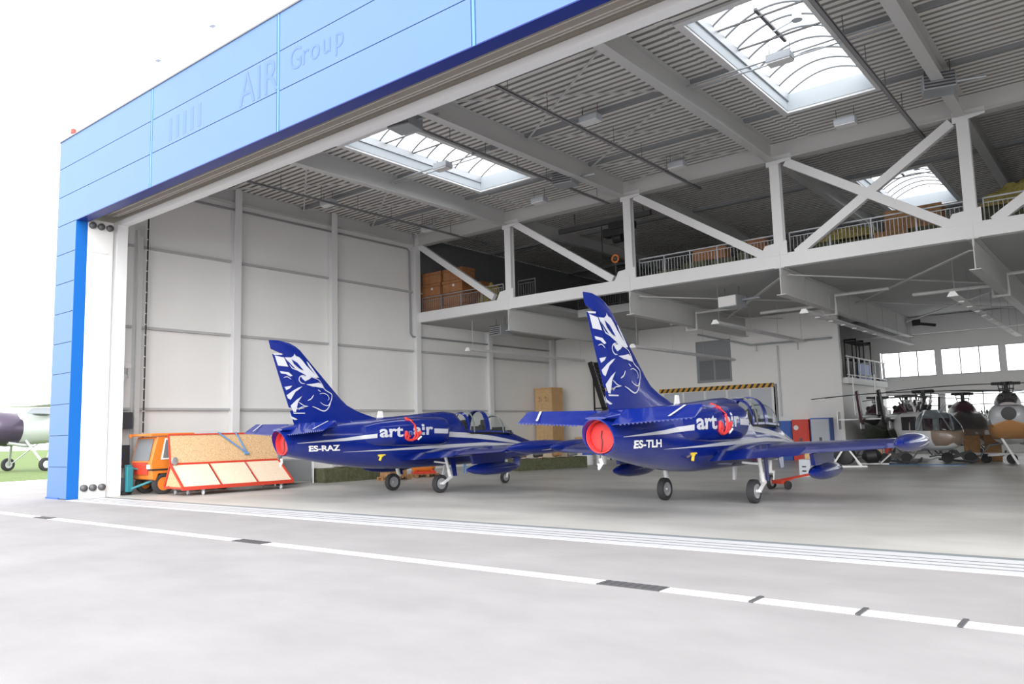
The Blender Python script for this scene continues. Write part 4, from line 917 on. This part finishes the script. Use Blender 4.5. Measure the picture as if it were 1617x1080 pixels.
tag(MB().box(-30.2, -30.12, 13.72, 13.8, 0, 1.5).box(-30.4, -30.3, 13.72, 13.8, 0, 1.1).build('conduit', M['galv']), 'grey conduits on the wall left of the orange vehicle', 'pipe')
# ---------------------------------------------------------------- things along the left wall floor
c = thing('sheet_cart', 'low grey container with pale posts behind the red trolley', 'cart', (-28.4, 19.6, 0))
MB().box(-.9, .85, -.7, 1.05, .12, 1.0).build('body', M['mgrey'], c, bevel=.02)
for x, y in ((.9, -.75), (.9, 1.1)): MB().tube((x, y, 0), (x, y, 1.25), .035, 8).build('post', M['steelw'], c)
def crate(name, lab, c_, d, rz, m, batt=None, group=None, n_=3):
    r_ = thing(name, lab, 'crate', c_, rz, group); x, y, z = d[0] / 2, d[1] / 2, d[2]
    MB().box(-x, x, -y, y, 0, z).build('body', m, r_, bevel=.008)
    b = MB()
    for k in range(n_):
        yy = -y + .06 + (2 * y - .12) * k / (n_ - 1)
        b.box(-x - .02, x + .02, yy - .05, yy + .05, -.0, z + .02)
    b.build('battens', batt or m, r_)
    return r_
crate('ammunition_crate', 'long olive green crate on the floor under the ES-RAZ registration', (-27.15, 22.5, 0), (.95, 3.4, .58), R(-6), M['olive'], group='olive crates along the wall', n_=4)
crate('ammunition_crate', 'long dark green crate on the floor behind the first jet wing tip', (-23.7, 32.2, 0), (.9, 4.2, .55), R(-20), M['olive'], group='olive crates along the wall', n_=5)
c = thing('cloth_bundle', 'red and white folded bag on the olive crate under the ES-RAZ registration', 'bag', (-27.1, 22.0, .60), R(-10))
MB().lathe([(-.45, .02), (-.3, .14), (0, .2), (.3, .14), (.45, .02)], (0, 0, .2), (0, 1, 0), 12).build('top', M['redpaint'], c, smooth=60); MB().lathe([(-.5, .02), (-.3, .13), (.3, .13), (.5, .02)], (.12, 0, .13), (0, 1, 0), 12).build('base', M['white'], c, smooth=60)
tag(MB().lathe([(-.3, .02), (-.15, .12), (.15, .1), (.3, .02)], (-27.0, 23.2, .72), (.2, 1, .1), 10).build('white_bundle', M['white'], smooth=60), 'small white bundle on the olive crate under the ES-RAZ registration', 'bundle')
def pallet(lab, c_, rz):
    r_ = thing('wooden_pallet', lab, 'pallet', c_, rz, 'pallets near the first jet')
    b = MB()
    for k in range(5): b.box(-.6, .6, -.4 + k * .175, -.28 + k * .175, .12, .145)
    b.build('deck_boards', M['wooddark'], r_); b = MB()
    for x in (-.55, 0, .55):
        b.box(x - .05, x + .05, -.4, .42, 0, .02)
        for y in (-.35, 0, .36): b.box(x - .06, x + .06, y - .06, y + .06, .02, .12)
    b.build('blocks', M['wooddark'], r_)
    return r_
pallet('wooden pallet under the first jet beside its far main wheel', (-25.35, 23.3, 0), R(80)); pallet('wooden pallet carrying the orange machine under the first jet', (-25.6, 25.3, 0), R(75))
crate('wooden_box', 'low wooden box on the pallet beside the far main wheel of the first jet', (-25.4, 23.3, .15), (.7, .9, .25), R(-8), M['wooddark'])
c = thing('engine_winch', 'orange machine with hoses on a pallet under the first jet', 'machine', (-25.6, 25.3, .15), R(60))
MB().lathe([(-.55, .05), (-.45, .2), (.3, .22), (.5, .12), (.55, .02)], (0, 0, .26), (1, 0, 0), 18).build('body', M['orange'], c, smooth=50)
MB().box(-.5, .5, -.3, .3, 0, .1).bar((-.4, -.25, .1), (.1, .25, .42), .06, .06).bar((.4, -.25, .1), (-.1, .25, .45), .06, .06).build('frame', M['redpaint'], c)
MB().torus((.35, 0, .35), (1, 0, .2), .16, .035).build('hose', M['black'], c, smooth=60)
for i, (x, y, lab) in enumerate(((-26.35, 27.3, 'blue folding trestle under the first jet nearer the pallets'), (-25.3, 28.4, 'blue folding trestle under the first jet beside its drop tank'))):
    c = thing('trestle', lab, 'trestle', (x, y, 0), R(-35), 'blue trestles')
    for yy in (-.45, .45): MB().bar((-.3, yy, 0), (0, yy, .75), .05, .04).bar((.3, yy, 0), (0, yy, .75), .05, .04).bar((-.16, yy, .35), (.16, yy, .35), .04, .03).build('leg_frame', M['lightblue'], c)
    MB().box(-.04, .04, -.5, .5, .73, .79).build('top_bar', M['lightblue'], c)
cr = thing('tall_crate', 'tall plywood crate standing in the far left corner', 'crate', (-30.15, 41.4, 1.1))
MB().box(-.78, .55, -.6, .6, 0, 3.58).build('body', M['woodply'], cr, bevel=.01)
b = MB()
for k in range(6): b.box(.55, .58, -.6 + k * .21, -.45 + k * .21, 0, 3.58)
b.box(-.8, .57, -.63, -.6, 0, .12).box(-.8, .57, -.63, -.6, 3.46, 3.58).build('battens', M['wood'], cr)
b = MB()
for x in (-.42, .1):
    b.box(x - .02, x + .02, -.612, -.601, 2.75, 3.02).bar((x, -.606, 3.02), (x - .1, -.606, 2.9), .008, .04, up=(0, 1, 0)).bar((x, -.606, 3.02), (x + .1, -.606, 2.9), .008, .04, up=(0, 1, 0)).box(x - .12, x + .12, -.612, -.601, 2.70, 2.735).box(x + .14, x + .17, -.612, -.601, 2.72, 2.95)
b.build('stencil_marks', M['wooddark'], cr)
crate('low_crate', 'pale low crate beneath the tall plywood crate', (-30.2, 41.4, 0), (1.5, 1.4, 1.08), 0, M['osblight'])
crate('small_crate', 'small wooden box right of the tall plywood crate', (-27.9, 41.6, .9), (.7, .6, .55), 0, M['woodply']); tag(MB().box(-28.3, -27.4, 41.3, 42.0, 0, .9).build('pedestal', M['white'], bevel=.02), 'white low cabinet carrying the small wooden box', 'cabinet')
for i, (x, y, t) in enumerate(((-23.75, 35.9, 'white drum with blue lid left of the white bag behind the right jet tail'), (-23.35, 36.6, 'second white drum with blue lid behind the right jet tail'))):
    c = thing('drum', t, 'drum', (x, y, 0), 0, 'white drums')
    MB().lathe([(0, .26), (.02, .29), (.55, .29), (.57, .27)], (0, 0, 0), (0, 0, 1), 20).build('body', M['white'], c, smooth=40); MB().lathe([(0, .3), (.3, .3), (.32, .2), (.33, .01)], (0, 0, .56), (0, 0, 1), 20).build('lid', M['blue'], c, smooth=40)
# red tow bar at the nose wheel of the second jet
c = thing('tow_bar', 'red tow bar reaching out from the nose wheel of the ES-TLH jet', 'tow bar', (-8.75, 23.35, 0), R(60))
MB().bar((0, 0, .25), (2.3, 0, .5), .06, .06).bar((0, -.25, .22), (.7, 0, .33), .05, .05).bar((0, .25, .22), (.7, 0, .33), .05, .05).box(-.1, .1, -.3, .3, .17, .27).build('bar', M['redtrolley'], c)
for y in (-.38, .3):
    MB().lathe([(0, .1), (.02, .13), (.06, .13), (.08, .1)], (.1, y, .13), (0, 1, 0), 16).build('wheel', M['tyre'], c, smooth=40)
MB().torus((2.3, 0, .48), (0, 1, 0), .09, .03, 16, 8).build('tow_eye', M['redpaint'], c, smooth=50)
# ---------------------------------------------------------------- helicopters
def heli(lab, loc, rz, upper, lower, cowl, blades, boom=True, glass=True, door=False, fin=None, s=1.0, stuffy=False):
    H = thing('helicopter', lab, 'helicopter', loc, rz, 'parked helicopters'); H.scale = (s, s, s)
    ST = [(-2.0, .42, 1.62, 2.02), (-1.85, .66, 1.2, 2.2), (-1.4, .76, .82, 2.3), (-.8, .79, .62, 2.34), (0, .8, .56, 2.34), (.9, .8, .56, 2.32), (1.5, .76, .58, 2.18), (2.0, .66, .66, 1.9), (2.35, .48, .78, 1.62), (2.52, .25, .95, 1.38), (2.58, .04, 1.12, 1.2)]
    def ring(x, w_, z0, z1, lo, hi, n_=14):
        zc = (z0 + z1) / 2; h = (z1 - z0) / 2; pts = []
        for k in range(n_ + 1):
            z = lo + (hi - lo) * k / n_; q = min(1, abs(z - zc) / h) if h else 1
            pts.append((x, w_ * (1 - q ** 2.6) ** (1 / 2.6), z))
        return pts + [(x, -p[1], p[2]) for p in reversed(pts)]
    sp = 1.42
    def body(lo_f, hi_f, st_):
        b = MB(); b.loft([ring(x, w_, z0, z1, max(z0, min(z1, lo_f)) if lo_f is not None else z0, min(z1, max(z0, hi_f)) if hi_f is not None else z1) for x, w_, z0, z1 in st_]); return b
    body(None, .80, ST).build('belly', M['heliwhite'] if upper is not M['heligreen'] else lower, H, smooth=50)
    body(.80, sp, ST).build('lower_fuselage', lower, H, smooth=50)
    if stuffy: body(.80, sp + .01, [(q[0], q[1] + .008, q[2] - .005, q[3] + .01) for q in ST if q[0] > 1.9]).build('nose_cap', M['helibrown'], H, smooth=50)
    body(sp, None, [q for q in ST if q[0] <= (.95 if glass else 9)]).build('upper_fuselage', upper, H, smooth=50)
    if glass:
        body(sp, None, [q for q in ST if q[0] >= .9]).build('canopy_glass', M['bowl'] if not stuffy else M['tinted'], H, smooth=50)
        b = MB(); b.bar((.95, .74, 1.45), (1.2, .5, 2.3), .05, .05).bar((.95, -.74, 1.45), (1.2, -.5, 2.3), .05, .05).tube((2.4, 0, 1.4), (1.3, 0, 2.28), .03, 6); b.build('canopy_frame', lower, H)
        if stuffy:
            for y in (-.35, .35): MB().box(1.0, 1.45, y - .2, y + .2, .95, 1.25).box(.95, 1.1, y - .2, y + .2, 1.2, 1.95).build('seat', M['helimaroon'], H, bevel=.04)
    for side in (-1, 1):
        for x0, x1 in ((-.6, .2), (.3, .85)):
            MB().box(x0, x1, side * .74, side * .80, 1.45, 2.05).build('side_window', M['black'], H)
        if door: MB().box(-.7, .85, side * .76, side * .82, .72, 2.1).build('door_opening', M['black'], H)
    b = MB(); b.loft([[(x, w_ * math.cos(math.pi * k / 10), 2.2 + h * math.sin(math.pi * k / 10)) for k in range(11)] for x, w_, h in (((.4, .2, .1), (.1, .35, .22), (-.8, .4, .25), (-1.8, .3, .1)) if stuffy else ((1.0, .2, .12), (.7, .42, .45), (.2, .5, .62), (-.6, .5, .6), (-1.4, .45, .45), (-2.0, .3, .12)))])
    b.build('engine_cowling', cowl, H, smooth=50)
    for y in (-.22, .22): MB().lathe([(0, .12), (.25, .13), (.25, .09), (.1, .08)], (-1.5, y, 2.5), (-1, 0, .2), 14).build('exhaust_pipe', M['black'], H, smooth=40)
    if stuffy:
        for q_, (mm, nk) in enumerate((('galv', 16), ('heliwhite', 9), ('helimaroon', 9), ('black', 12))):
            m = MB()
            for k in range(nk):
                a = random.uniform(-1.5, .7); q = random.uniform(-.5, .5); r0 = random.uniform(.03, .12)
                if k % 3: m.tube((a, q, 2.25), (a + random.uniform(-.5, .5), q + random.uniform(-.25, .25), 2.3 + random.uniform(.2, .7)), r0 * .5, 8)
                else: m.cbox((a, q, 2.4 + random.uniform(0, .35)), (r0 * 3, r0 * 2.4, r0 * 2.5), random.uniform(0, 3))
            m.bar((-1.5, 0, 2.3), (.7, 0, 2.3), .6 - q_ * .1, .05).build('engine_bay', M[mm], H)
    m = MB().tube((0, 0, 2.7), (0, 0, 3.14), .09, 10).tube((0, 0, 3.08), (0, 0, 3.22), .2, 12).lathe([(0, .3), (.04, .3), (.05, .1)], (0, 0, 2.9), (0, 0, 1), 16)
    for k in range(4): a = R(90 * k + 20); m.bar((0, 0, 3.15), (.55 * math.cos(a), .55 * math.sin(a), 3.15), .14, .12)
    for k in range(4): a = R(90 * k + 65); m.tube((.25 * math.cos(a), .25 * math.sin(a), 2.75), (.32 * math.cos(a), .32 * math.sin(a), 3.12), .02, 6)
    hub = m.build('rotor_hub', M['black'], H, smooth=40)
    for a in blades:
        b = MB(); rings = []; d = V((math.cos(R(a) - rz), math.sin(R(a) - rz), 0)); p = V((-d.y, d.x, 0))
        for k in range(7):
            t = .5 + k * .74; dr = -.012 * (t - .5) ** 2 * .9; c0 = d * t + V((0, 0, 3.15 + dr))
            rings.append([c0 + p * .14 + V((0, 0, .0)), c0 + V((0, 0, .02)), c0 - p * .14, c0 - V((0, 0, .02))])
        b.loft(rings).build('rotor_blade', M['char'], H)
    if boom:
        MB().lathe([(0, .36), (.6, .3), (2.0, .22), (3.6, .15), (4.2, .12)], (-1.5, 0, 1.98), (-1, 0, .02), 16).build('tail_boom', lower, H, smooth=50)
        F = MB().prism([(-5.1, -.05, 1.75), (-5.7, -.05, 1.85), (-6.45, -.05, 3.3), (-6.1, -.05, 3.35)], (0, .10, 0)).build('tail_fin', fin or lower, H)
        MB().bar((-6.3, .12, 2.2), (-6.1, .16, 4.05), .03, .14, up=(1, 0, 0)).tube((-6.2, 0, 3.12), (-6.2, .2, 3.12), .07, 8).build('tail_rotor', M['white'], F)
        S_ = MB().box(-4.9, -4.5, -1.15, 1.15, 1.98, 2.04).build('stabiliser', M['heliwhite'], H)
        for y in (-1.15, 1.15): MB().box(-5.1, -4.4, y - .02, y + .02, 1.55, 2.4).build('end_plate', M['heliwhite'], S_)
    else: MB().lathe([(0, .27), (.05, .27), (.06, .2), (.06, .01)], (-1.98, 0, 1.86), (-1, 0, 0), 20).build('boom_flange', M['black'], H, smooth=40)
    for side in (-1, 1):
        k_ = MB().path([(-1.6, side * 1.15, .08), (1.5, side * 1.15, .08), (1.9, side * 1.15, .16), (2.1, side * 1.15, .32)], .045, 8)
        for x in (-.8, .9): k_.path([(x, side * 1.15, .1), (x, side * .8, .55), (x, side * .3, .62)], .035, 8)
        k_.build('skid', M['darksteel'], H, smooth=50)
    return H
heli('white helicopter with bronze nose and opened engine deck beside the jet wing tip', (-7.7, 38.8, .05), R(-56), M['heliwhite'], M['heliwhite'], M['bowl'], (218, 36, 22, 232), boom=False, stuffy=True)
heli('dark green helicopter next to the office block corner, tail towards the jets', (-11.2, 45.2, .05), R(96), M['heligreen'], M['heligreen'], M['helimaroon'], (38,), fin=M['helimaroon'], glass=False)
heli('dark helicopter behind the white one, only its rotor head and tail fin showing', (-9.75, 45.0, .05), R(92), M['heligrey'], M['heligreen'], M['helimaroon'], (), fin=M['black'], glass=False)
heli('black sided helicopter with open doorway between the white and the tan ones', (-7.25, 45.6, .05), R(-68), M['heligrey'], M['helibrown'], M['helimaroon'], (215, 30), door=True, boom=False)
heli('white helicopter with tan band seen from behind at the right edge', (-4.6, 39.4, .25), R(97), M['heligrey'], M['helitan'], M['bowl'], (214, 30), boom=False, glass=False)
# dolly and pole for the tan helicopter
c = thing('helicopter_dolly', 'low white wheeled dolly under the tan helicopter', 'dolly', (-5.2, 40.2, 0), R(-30))
MB().box(-1.5, 1.6, -.06, .06, .32, .42).box(-.06, .06, -.6, .6, .3, .38).build('frame', M['steelw'], c)
for x in (-.3, .9): MB().lathe([(-.07, .14), (-.08, .2), (.08, .2), (.07, .14)], (x, -.4, .2), (0, 1, 0), 18).build('wheel', M['tyre'], c, smooth=40)
tag(MB().tube((-5.35, 38.6, 2.2), (-4.2, 37.6, .05), .05, 8).build('support_pole', M['steelw'], smooth=50), 'white slanted pole in front of the tan helicopter', 'pole')
# clutter under the helicopters
c = thing('engine_stand', 'black drum in a white wheeled stand under the right jet wing', 'stand', (-10.3, 35.6, 0), R(20))
MB().lathe([(-.35, .1), (-.3, .38), (.3, .38), (.35, .1)], (0, 0, .5), (.3, 1, 0), 20).build('drum', M['black'], c, smooth=40)
MB().bar((-.6, -.5, .05), (.0, -.5, .95), .07, .07).bar((.6, -.5, .05), (.0, -.5, .95), .07, .07).bar((-.6, .5, .05), (0, .5, .95), .07, .07).bar((.6, .5, .05), (0, .5, .95), .07, .07).bar((-.75, -.5, .06), (.8, -.5, .06), .08, .08).build('frame', M['white'], c)
c = thing('engine_stand', 'second black engine core on low white stand under the right jet wing', 'stand', (-9.7, 37.4, 0), R(0))
MB().lathe([(-.4, .08), (-.2, .32), (.2, .34), (.4, .1)], (0, 0, .42), (1, .3, .1), 18).build('drum', M['black'], c, smooth=40); MB().box(-.6, .7, -.05, .05, .04, .1).bar((.4, -.2, .1), (.75, .2, .5), .05, .05).build('frame', M['white'], c)
tag(MB().cbox((-11.35, 34.3, .0 + .35), (.5, .5, .7), .4).build('wicker_box', M['woodply'], bevel=.03), 'tan box beside the black drum under the right jet wing', 'box')
tag(MB().cbox((-10.6, 42.0, .33), (.45, .4, .66), .2).build('cardboard_box', M['woodply'], bevel=.01), 'yellowish cardboard box left of the red cylinder', 'box')
tag(MB().lathe([(0, .16), (.7, .16), (.8, .08), (.88, .05), (.9, .01)], (-10.0, 41.6, 0), (0, 0, 1), 18).build('gas_cylinder', M['redtrolley'], smooth=50), 'red orange cylinder standing left of the white helicopter', 'cylinder')
tag(MB().box(-9.95, -9.2, 39.6, 40.1, 0, .34).build('tool_box', M['grey'], bevel=.02), 'pale grey flat box on the floor left of the white helicopter', 'box')
tag(MB().box(-9.4, -6.2, 37.7, 38.5, .0, .015).build('floor_mat', M['lightblue']), 'thin blue mat on the floor in front of the white helicopter', 'mat')
for x, y, t in ((-9.05, 38.9, 'left'), (-6.65, 39.7, 'right')):
    c = thing('skid_dolly', 'black ground handling wheels at the %s of the white helicopter' % t, 'dolly', (x, y, 0), R(15), 'ground handling wheels')
    MB().bar((-.5, 0, .2), (.5, .1, .5), .1, .16).bar((.5, 0, .15), (-.3, .1, .55), .08, .12).build('frame', M['black'], c)
    for xx in (-.45, .45): MB().lathe([(-.1, .15), (-.11, .24), (.11, .24), (.1, .15)], (xx, 0, .24), (0, 1, 0), 18).build('wheel', M['tyre'], c, smooth=40)
for k, (x, y, z, t) in enumerate(((-6.4, 41.6, 0, 'brown box low beside the open helicopter doorway'), (-5.62, 41.9, 0, 'second brown box between the open helicopter and the tan one'))):
    crate('brown_box', t, (x, y, z), (.6, .5, 1.15), .2, M['wooddark'], group='brown boxes by the helicopters')
tag(MB().cbox((-5.62, 41.9, 1.29), (.55, .35, .22), .3).build('white_case', M['white'], bevel=.05), 'white case lying on the brown boxes', 'case')
# ---------------------------------------------------------------- mezzanine goods
n_ = 0
where = ['left', 'right']
lev = ['bottom', 'second', 'third', 'top']
for s_, x in enumerate((-30.3, -28.68)):
    for k in range(4):
        c = thing('brown_chest', '%s brown chest of the %s stack behind the mezzanine railing' % (lev[k], where[s_]), 'chest', (x + (.05 if k % 2 else 0), 31.2, 8.2 + k * .66), 0, 'brown chests on the mezzanine')
        MB().box(-.72, .72, -.5, .5, 0, .48).build('body', M['chest'], c, bevel=.01); MB().box(-.74, .74, -.52, .52, .49, .64).build('lid', M['chest'], c, bevel=.01)
        MB().box(-.05 + (k - 1.5) * .2, .07 + (k - 1.5) * .2, -.53, -.5, .3, .42).build('tag', M['ochre' if k % 2 else 'white'], c)
for k in range(3):
    c = thing('brown_chest', '%s dark brown chest behind the right brown stack' % lev[k], 'chest', (-28.2, 32.5, 8.2 + k * .66), 0, 'brown chests on the mezzanine')
    MB().box(-.5, .5, -.5, .5, 0, .48).build('body', M['chest'], c, bevel=.01); MB().box(-.52, .52, -.52, .52, .49, .64).build('lid', M['chest'], c, bevel=.01)
def heap(name, lab, c_, d, m, seed):
    rnd = random.Random(seed); b = MB(); nx, ny = 12, 8; top = []
    for j in range(ny + 1):
        for i in range(nx + 1):
            u, v = i / nx, j / ny; e = (math.sin(math.pi * u) * math.sin(math.pi * v)) ** .35 if 0 < u < 1 and 0 < v < 1 else 0
            top.append((c_[0] + (u - .5) * d[0], c_[1] + (v - .5) * d[1], c_[2] + d[2] * e * rnd.uniform(.72, 1)))
    b.add(top, [(j * (nx + 1) + i, j * (nx + 1) + i + 1, (j + 1) * (nx + 1) + i + 1, (j + 1) * (nx + 1) + i) for j in range(ny) for i in range(nx)])
    return tag(b.build(name, m), lab, 'sheet')
heap('cover_sheet', 'yellowish cover sheet heaped beside the brown chests', (-26.7, 31.7, 8.2), (1.3, 1.3, 1.75), M['ochre'], 3)
heap('cover_sheet', 'yellow ochre sheet on the tallest crates at the right edge of the mezzanine', (-2.7, 32.4, 9.35), (2.6, 1.6, .95), M['ochre'], 5)
heap('cover_sheet', 'ochre sheet lying on the crates below the mezzanine skylight', (-8.9, 33.0, 9.26), (2.6, 1.0, .6), M['ochre'], 8)
k = 0
for x, h, t in ((-16.3, .8, 'first'), (-15.0, .95, 'second'), (-13.7, .9, 'third'), (-12.4, 1.0, 'fourth')):
    crate('olive_crate', '%s olive crate from the left behind the railing between the second and third posts' % t, (x, 32.2, 8.2), (1.14, .9, h), 0, M['olive'], group='olive crates on the mezzanine')
for x, h, t in ((-9.7, 1.0, 'first'), (-8.4, .92, 'second'), (-7.1, 1.05, 'third'), (-5.8, 1.0, 'fourth'), (-4.6, .9, 'fifth')):
    crate('olive_crate', '%s crate from the left behind the railing under the crossed braces' % t, (x, 32.9, 8.2), (1.14, .9, h), 0, M['olive' if h < 1.03 else 'wooddark'], group='crates behind the crossed braces')
crate('olive_crate', 'crate under the yellow sheet at the right edge of the mezzanine', (-2.7, 32.4, 8.2), (2.4, 1.3, 1.15), 0, M['olive'])
crate('brown_carton', 'small brown carton on the olive crates left of the third diagonal brace', (-14.4, 32.3, 9.2), (1.5, .6, .5), 0, M['chest'])
crate('brown_carton', 'small brown carton on the olive crates right of the third diagonal brace', (-12.3, 32.3, 9.25), (.7, .5, .55), 0, M['chest'])
crate('flat_crate', 'dark flat crate in front of the mezzanine skylight', (-6.35, 33.2, 9.3), (2.0, .8, .8), 0, M['wooddark'])
c = thing('warning_lamp', 'orange round lamp behind the second diagonal brace of the truss', 'lamp', (-18.75, 31.3, 9.55))
MB().torus((0, 0, .3), (0, 1, 0), .17, .05, 20, 8).build('ring', M['orange'], c, smooth=50); MB().tube((0, 0, -1.35), (0, 0, .12), .03, 8).lathe([(0, .08), (.04, .01)], (0, -.02, .3), (0, -1, 0), 12).build('stand', M['darksteel'], c)
c = thing('hoist', 'black hoist trolley hanging from the roof above the mezzanine opening', 'hoist', (-19.6, 33.0, 11.2))
MB().box(-.7, .7, -.25, .25, .2, .6).box(-.3, .9, -.35, .35, .5, .85).lathe([(0, .25), (.5, .25)], (-.2, 0, .1), (1, 0, 0), 14).build('motor', M['black'], c, bevel=.02)
MB().box(-3.5, 1.9, -.08, .08, .9, 1.15).tube((-2.5, 0, 1.1), (-2.5, 0, 1.78), .03, 6).tube((1.5, 0, 1.1), (1.5, 0, 1.78), .03, 6).build('runway', M['darksteel'], c)
MB().tube((-.9, 0, .9), (-.9, 0, -1.4), .025, 6).build('chain', M['black'], c)
# ---------------------------------------------------------------- on the roof edge
for x, t in ((-21.5, 'left'), (-18.56, 'right')):
    c = thing('facade_floodlight', 'white floodlight on the %s of two arms leaning out over the blue cladding' % t, 'lamp', (x, 11.64, 13.1), 0, 'floodlights on the roof edge')
    MB().tube((0, 0, 0), (0, 0, .16), .025, 8).tube((0, 0, .1), (0, -.9, -.04), .014, 8).build('arm', M['white'], c)
    MB().cbox((0, -.98, -.06), (.2, .14, .22)).build('head', M['white'], c, bevel=.02)
c = thing('obstruction_lamp', 'small red beacon on the top left corner of the blue cladding', 'lamp', (-29.95, 11.75, 13.12))
MB().tube((0, 0, 0), (0, 0, .18), .04, 8).build('base', M['grey'], c); MB().lathe([(0, .09), (.15, .09), (.2, .01)], (0, 0, .18), (0, 0, 1), 12).build('lens', M['redpaint'], c, smooth=50)
# ---------------------------------------------------------------- aeroplane outside on the grass
A = thing('propeller_aeroplane', 'silver propeller aeroplane with dark cowl on the grass at the far left', 'aircraft', (-63.05, 22.65, .05), R(-77)); A.scale = (1.3, 1.3, 1.3)
MB().lathe([(0, .35), (.05, .75), (.3, .9), (.9, .93), (1.3, .90), (1.32, .6)], (2.3, 0, 2.35), (-1, 0, -.06), 32).build('cowl', M['purple'], A, smooth=40)
MB().lathe([(-.45, .02), (-.3, .14), (0, .22), (.1, .22)], (2.35, 0, 2.35), (-1, 0, 0), 18).build('spinner', M['lightblue'], A, smooth=50)
MB().bar((2.55, 0, 2.35), (2.55, .9, 3.4), .06, .16).bar((2.55, 0, 2.35), (2.55, -.9, 1.3), .06, .16).build('propeller', M['black'], A)
b = MB(); rings = []
for x, w_, h_, zc in ((1.1, .84, .84, 2.3), (.4, .82, .88, 2.3), (-.8, .76, .84, 2.32), (-2.2, .6, .66, 2.3), (-4.2, .34, .4, 2.25), (-6.2, .08, .2, 2.25)):
    rings.append([(x, w_ * math.copysign(abs(math.cos(a)) ** .8, math.cos(a)), zc + h_ * math.copysign(abs(math.sin(a)) ** .8, math.sin(a))) for a in [2 * math.pi * k / 28 for k in range(28)]])
b.loft(rings).build('fuselage', M['silver'], A, smooth=50)
b = MB(); rings = []
for x, w_, h_ in ((.3, .5, .05), (-.1, .55, .5), (-1.6, .5, .55), (-2.6, .3, .05)): rings.append([(x, w_ * math.cos(math.pi * k / 10), 3.0 + h_ * math.sin(math.pi * k / 10)) for k in range(11)])
b.loft(rings).build('canopy', M['tinted'], A, smooth=50)
MB().path([(1.6, .55, 1.55), (.9, .6, 1.42), (.2, .55, 1.35)], .1, 8).build('exhaust_pipe', M['silver'], A, smooth=50)
for side in (-1, 1):
    MB().prism([(.4, side * .0, 3.55), (-1.3, side * .0, 3.55), (-1.2, side * 5.2, 3.7), (.3, side * 5.2, 3.7)], (0, 0, .16)).build('wing', M['white'], A)
    g_ = MB().tube((.7, side * .55, 1.75), (.2, side * 1.55, .32), .07, 8).tube((-.9, side * .5, 1.6), (.15, side * 1.5, .36), .03, 8).build('gear_leg', M['silver'], A, smooth=50)
    t = MB().lathe([(-.09, .2), (-.11, .28), (-.07, .36), (.07, .36), (.11, .28), (.09, .2), (-.09, .2)], (.2, side * 1.65, .36), (0, 1, 0), 24, False).build('wheel', M['tyre'], A, smooth=40)
    MB().lathe([(-.1, .2), (0, .22), (.1, .2)], (.2, side * 1.65, .36), (0, 1, 0), 16).build('hub', M['silver'], t, smooth=40)
    MB().prism([(-5.3, side * .1, 2.35), (-6.2, side * .1, 2.35), (-6.1, side * 1.7, 2.35), (-5.6, side * 1.7, 2.35)], (0, 0, .08)).build('tailplane', M['silver'], A)
MB().prism([(-5.2, -.04, 2.4), (-6.3, -.04, 2.3), (-6.4, -.04, 3.7), (-5.9, -.04, 3.7)], (0, .08, 0)).build('tail_fin', M['silver'], A)
MB().tube((-5.8, 0, 2.1), (-6.2, 0, 1.0), .05, 8).lathe([(-.05, .1), (.05, .1)], (-6.2, 0, .9), (0, 1, 0), 14).build('tail_wheel', M['tyre'], A)
# small things added last
c = thing('grey_pedestal', 'pale grey box with two dark slots beside the ES-TLH jet drop tank', 'box', (-9.87, 29.3, 0))
MB().box(-.2, .2, -.2, .2, 0, .62).build('body', M['grey'], c, bevel=.01)
for z in (.18, .34): MB().box(-.09, .06, -.205, -.2, z, z + .05).build('slot', M['black'], c)
for i, (x, y, m_, t) in enumerate(((-24.35, 30.9, 'wooddark', 'rust brown round engine part at the near end of the dark green crate'), (-24.0, 31.8, 'bowl', 'dark metal engine part on the dark green crate'), (-23.55, 32.8, 'wooddark', 'brown engine part toward the middle of the dark green crate'), (-23.2, 33.7, 'galv', 'grey engine part at the far end of the dark green crate'))):
    b = MB().lathe([(-.28, .05), (-.24, .15), (-.05, .17), (.0, .11), (.2, .12), (.26, .03)], (x, y, .742), (.5, .85, 0), 14).tube((x, y, .62), (x + .1, y + .1, .88), .04, 8)
    tag(b.build('engine_part', M[m_], smooth=45), t, 'machine part', 'engine parts on the dark green crate')
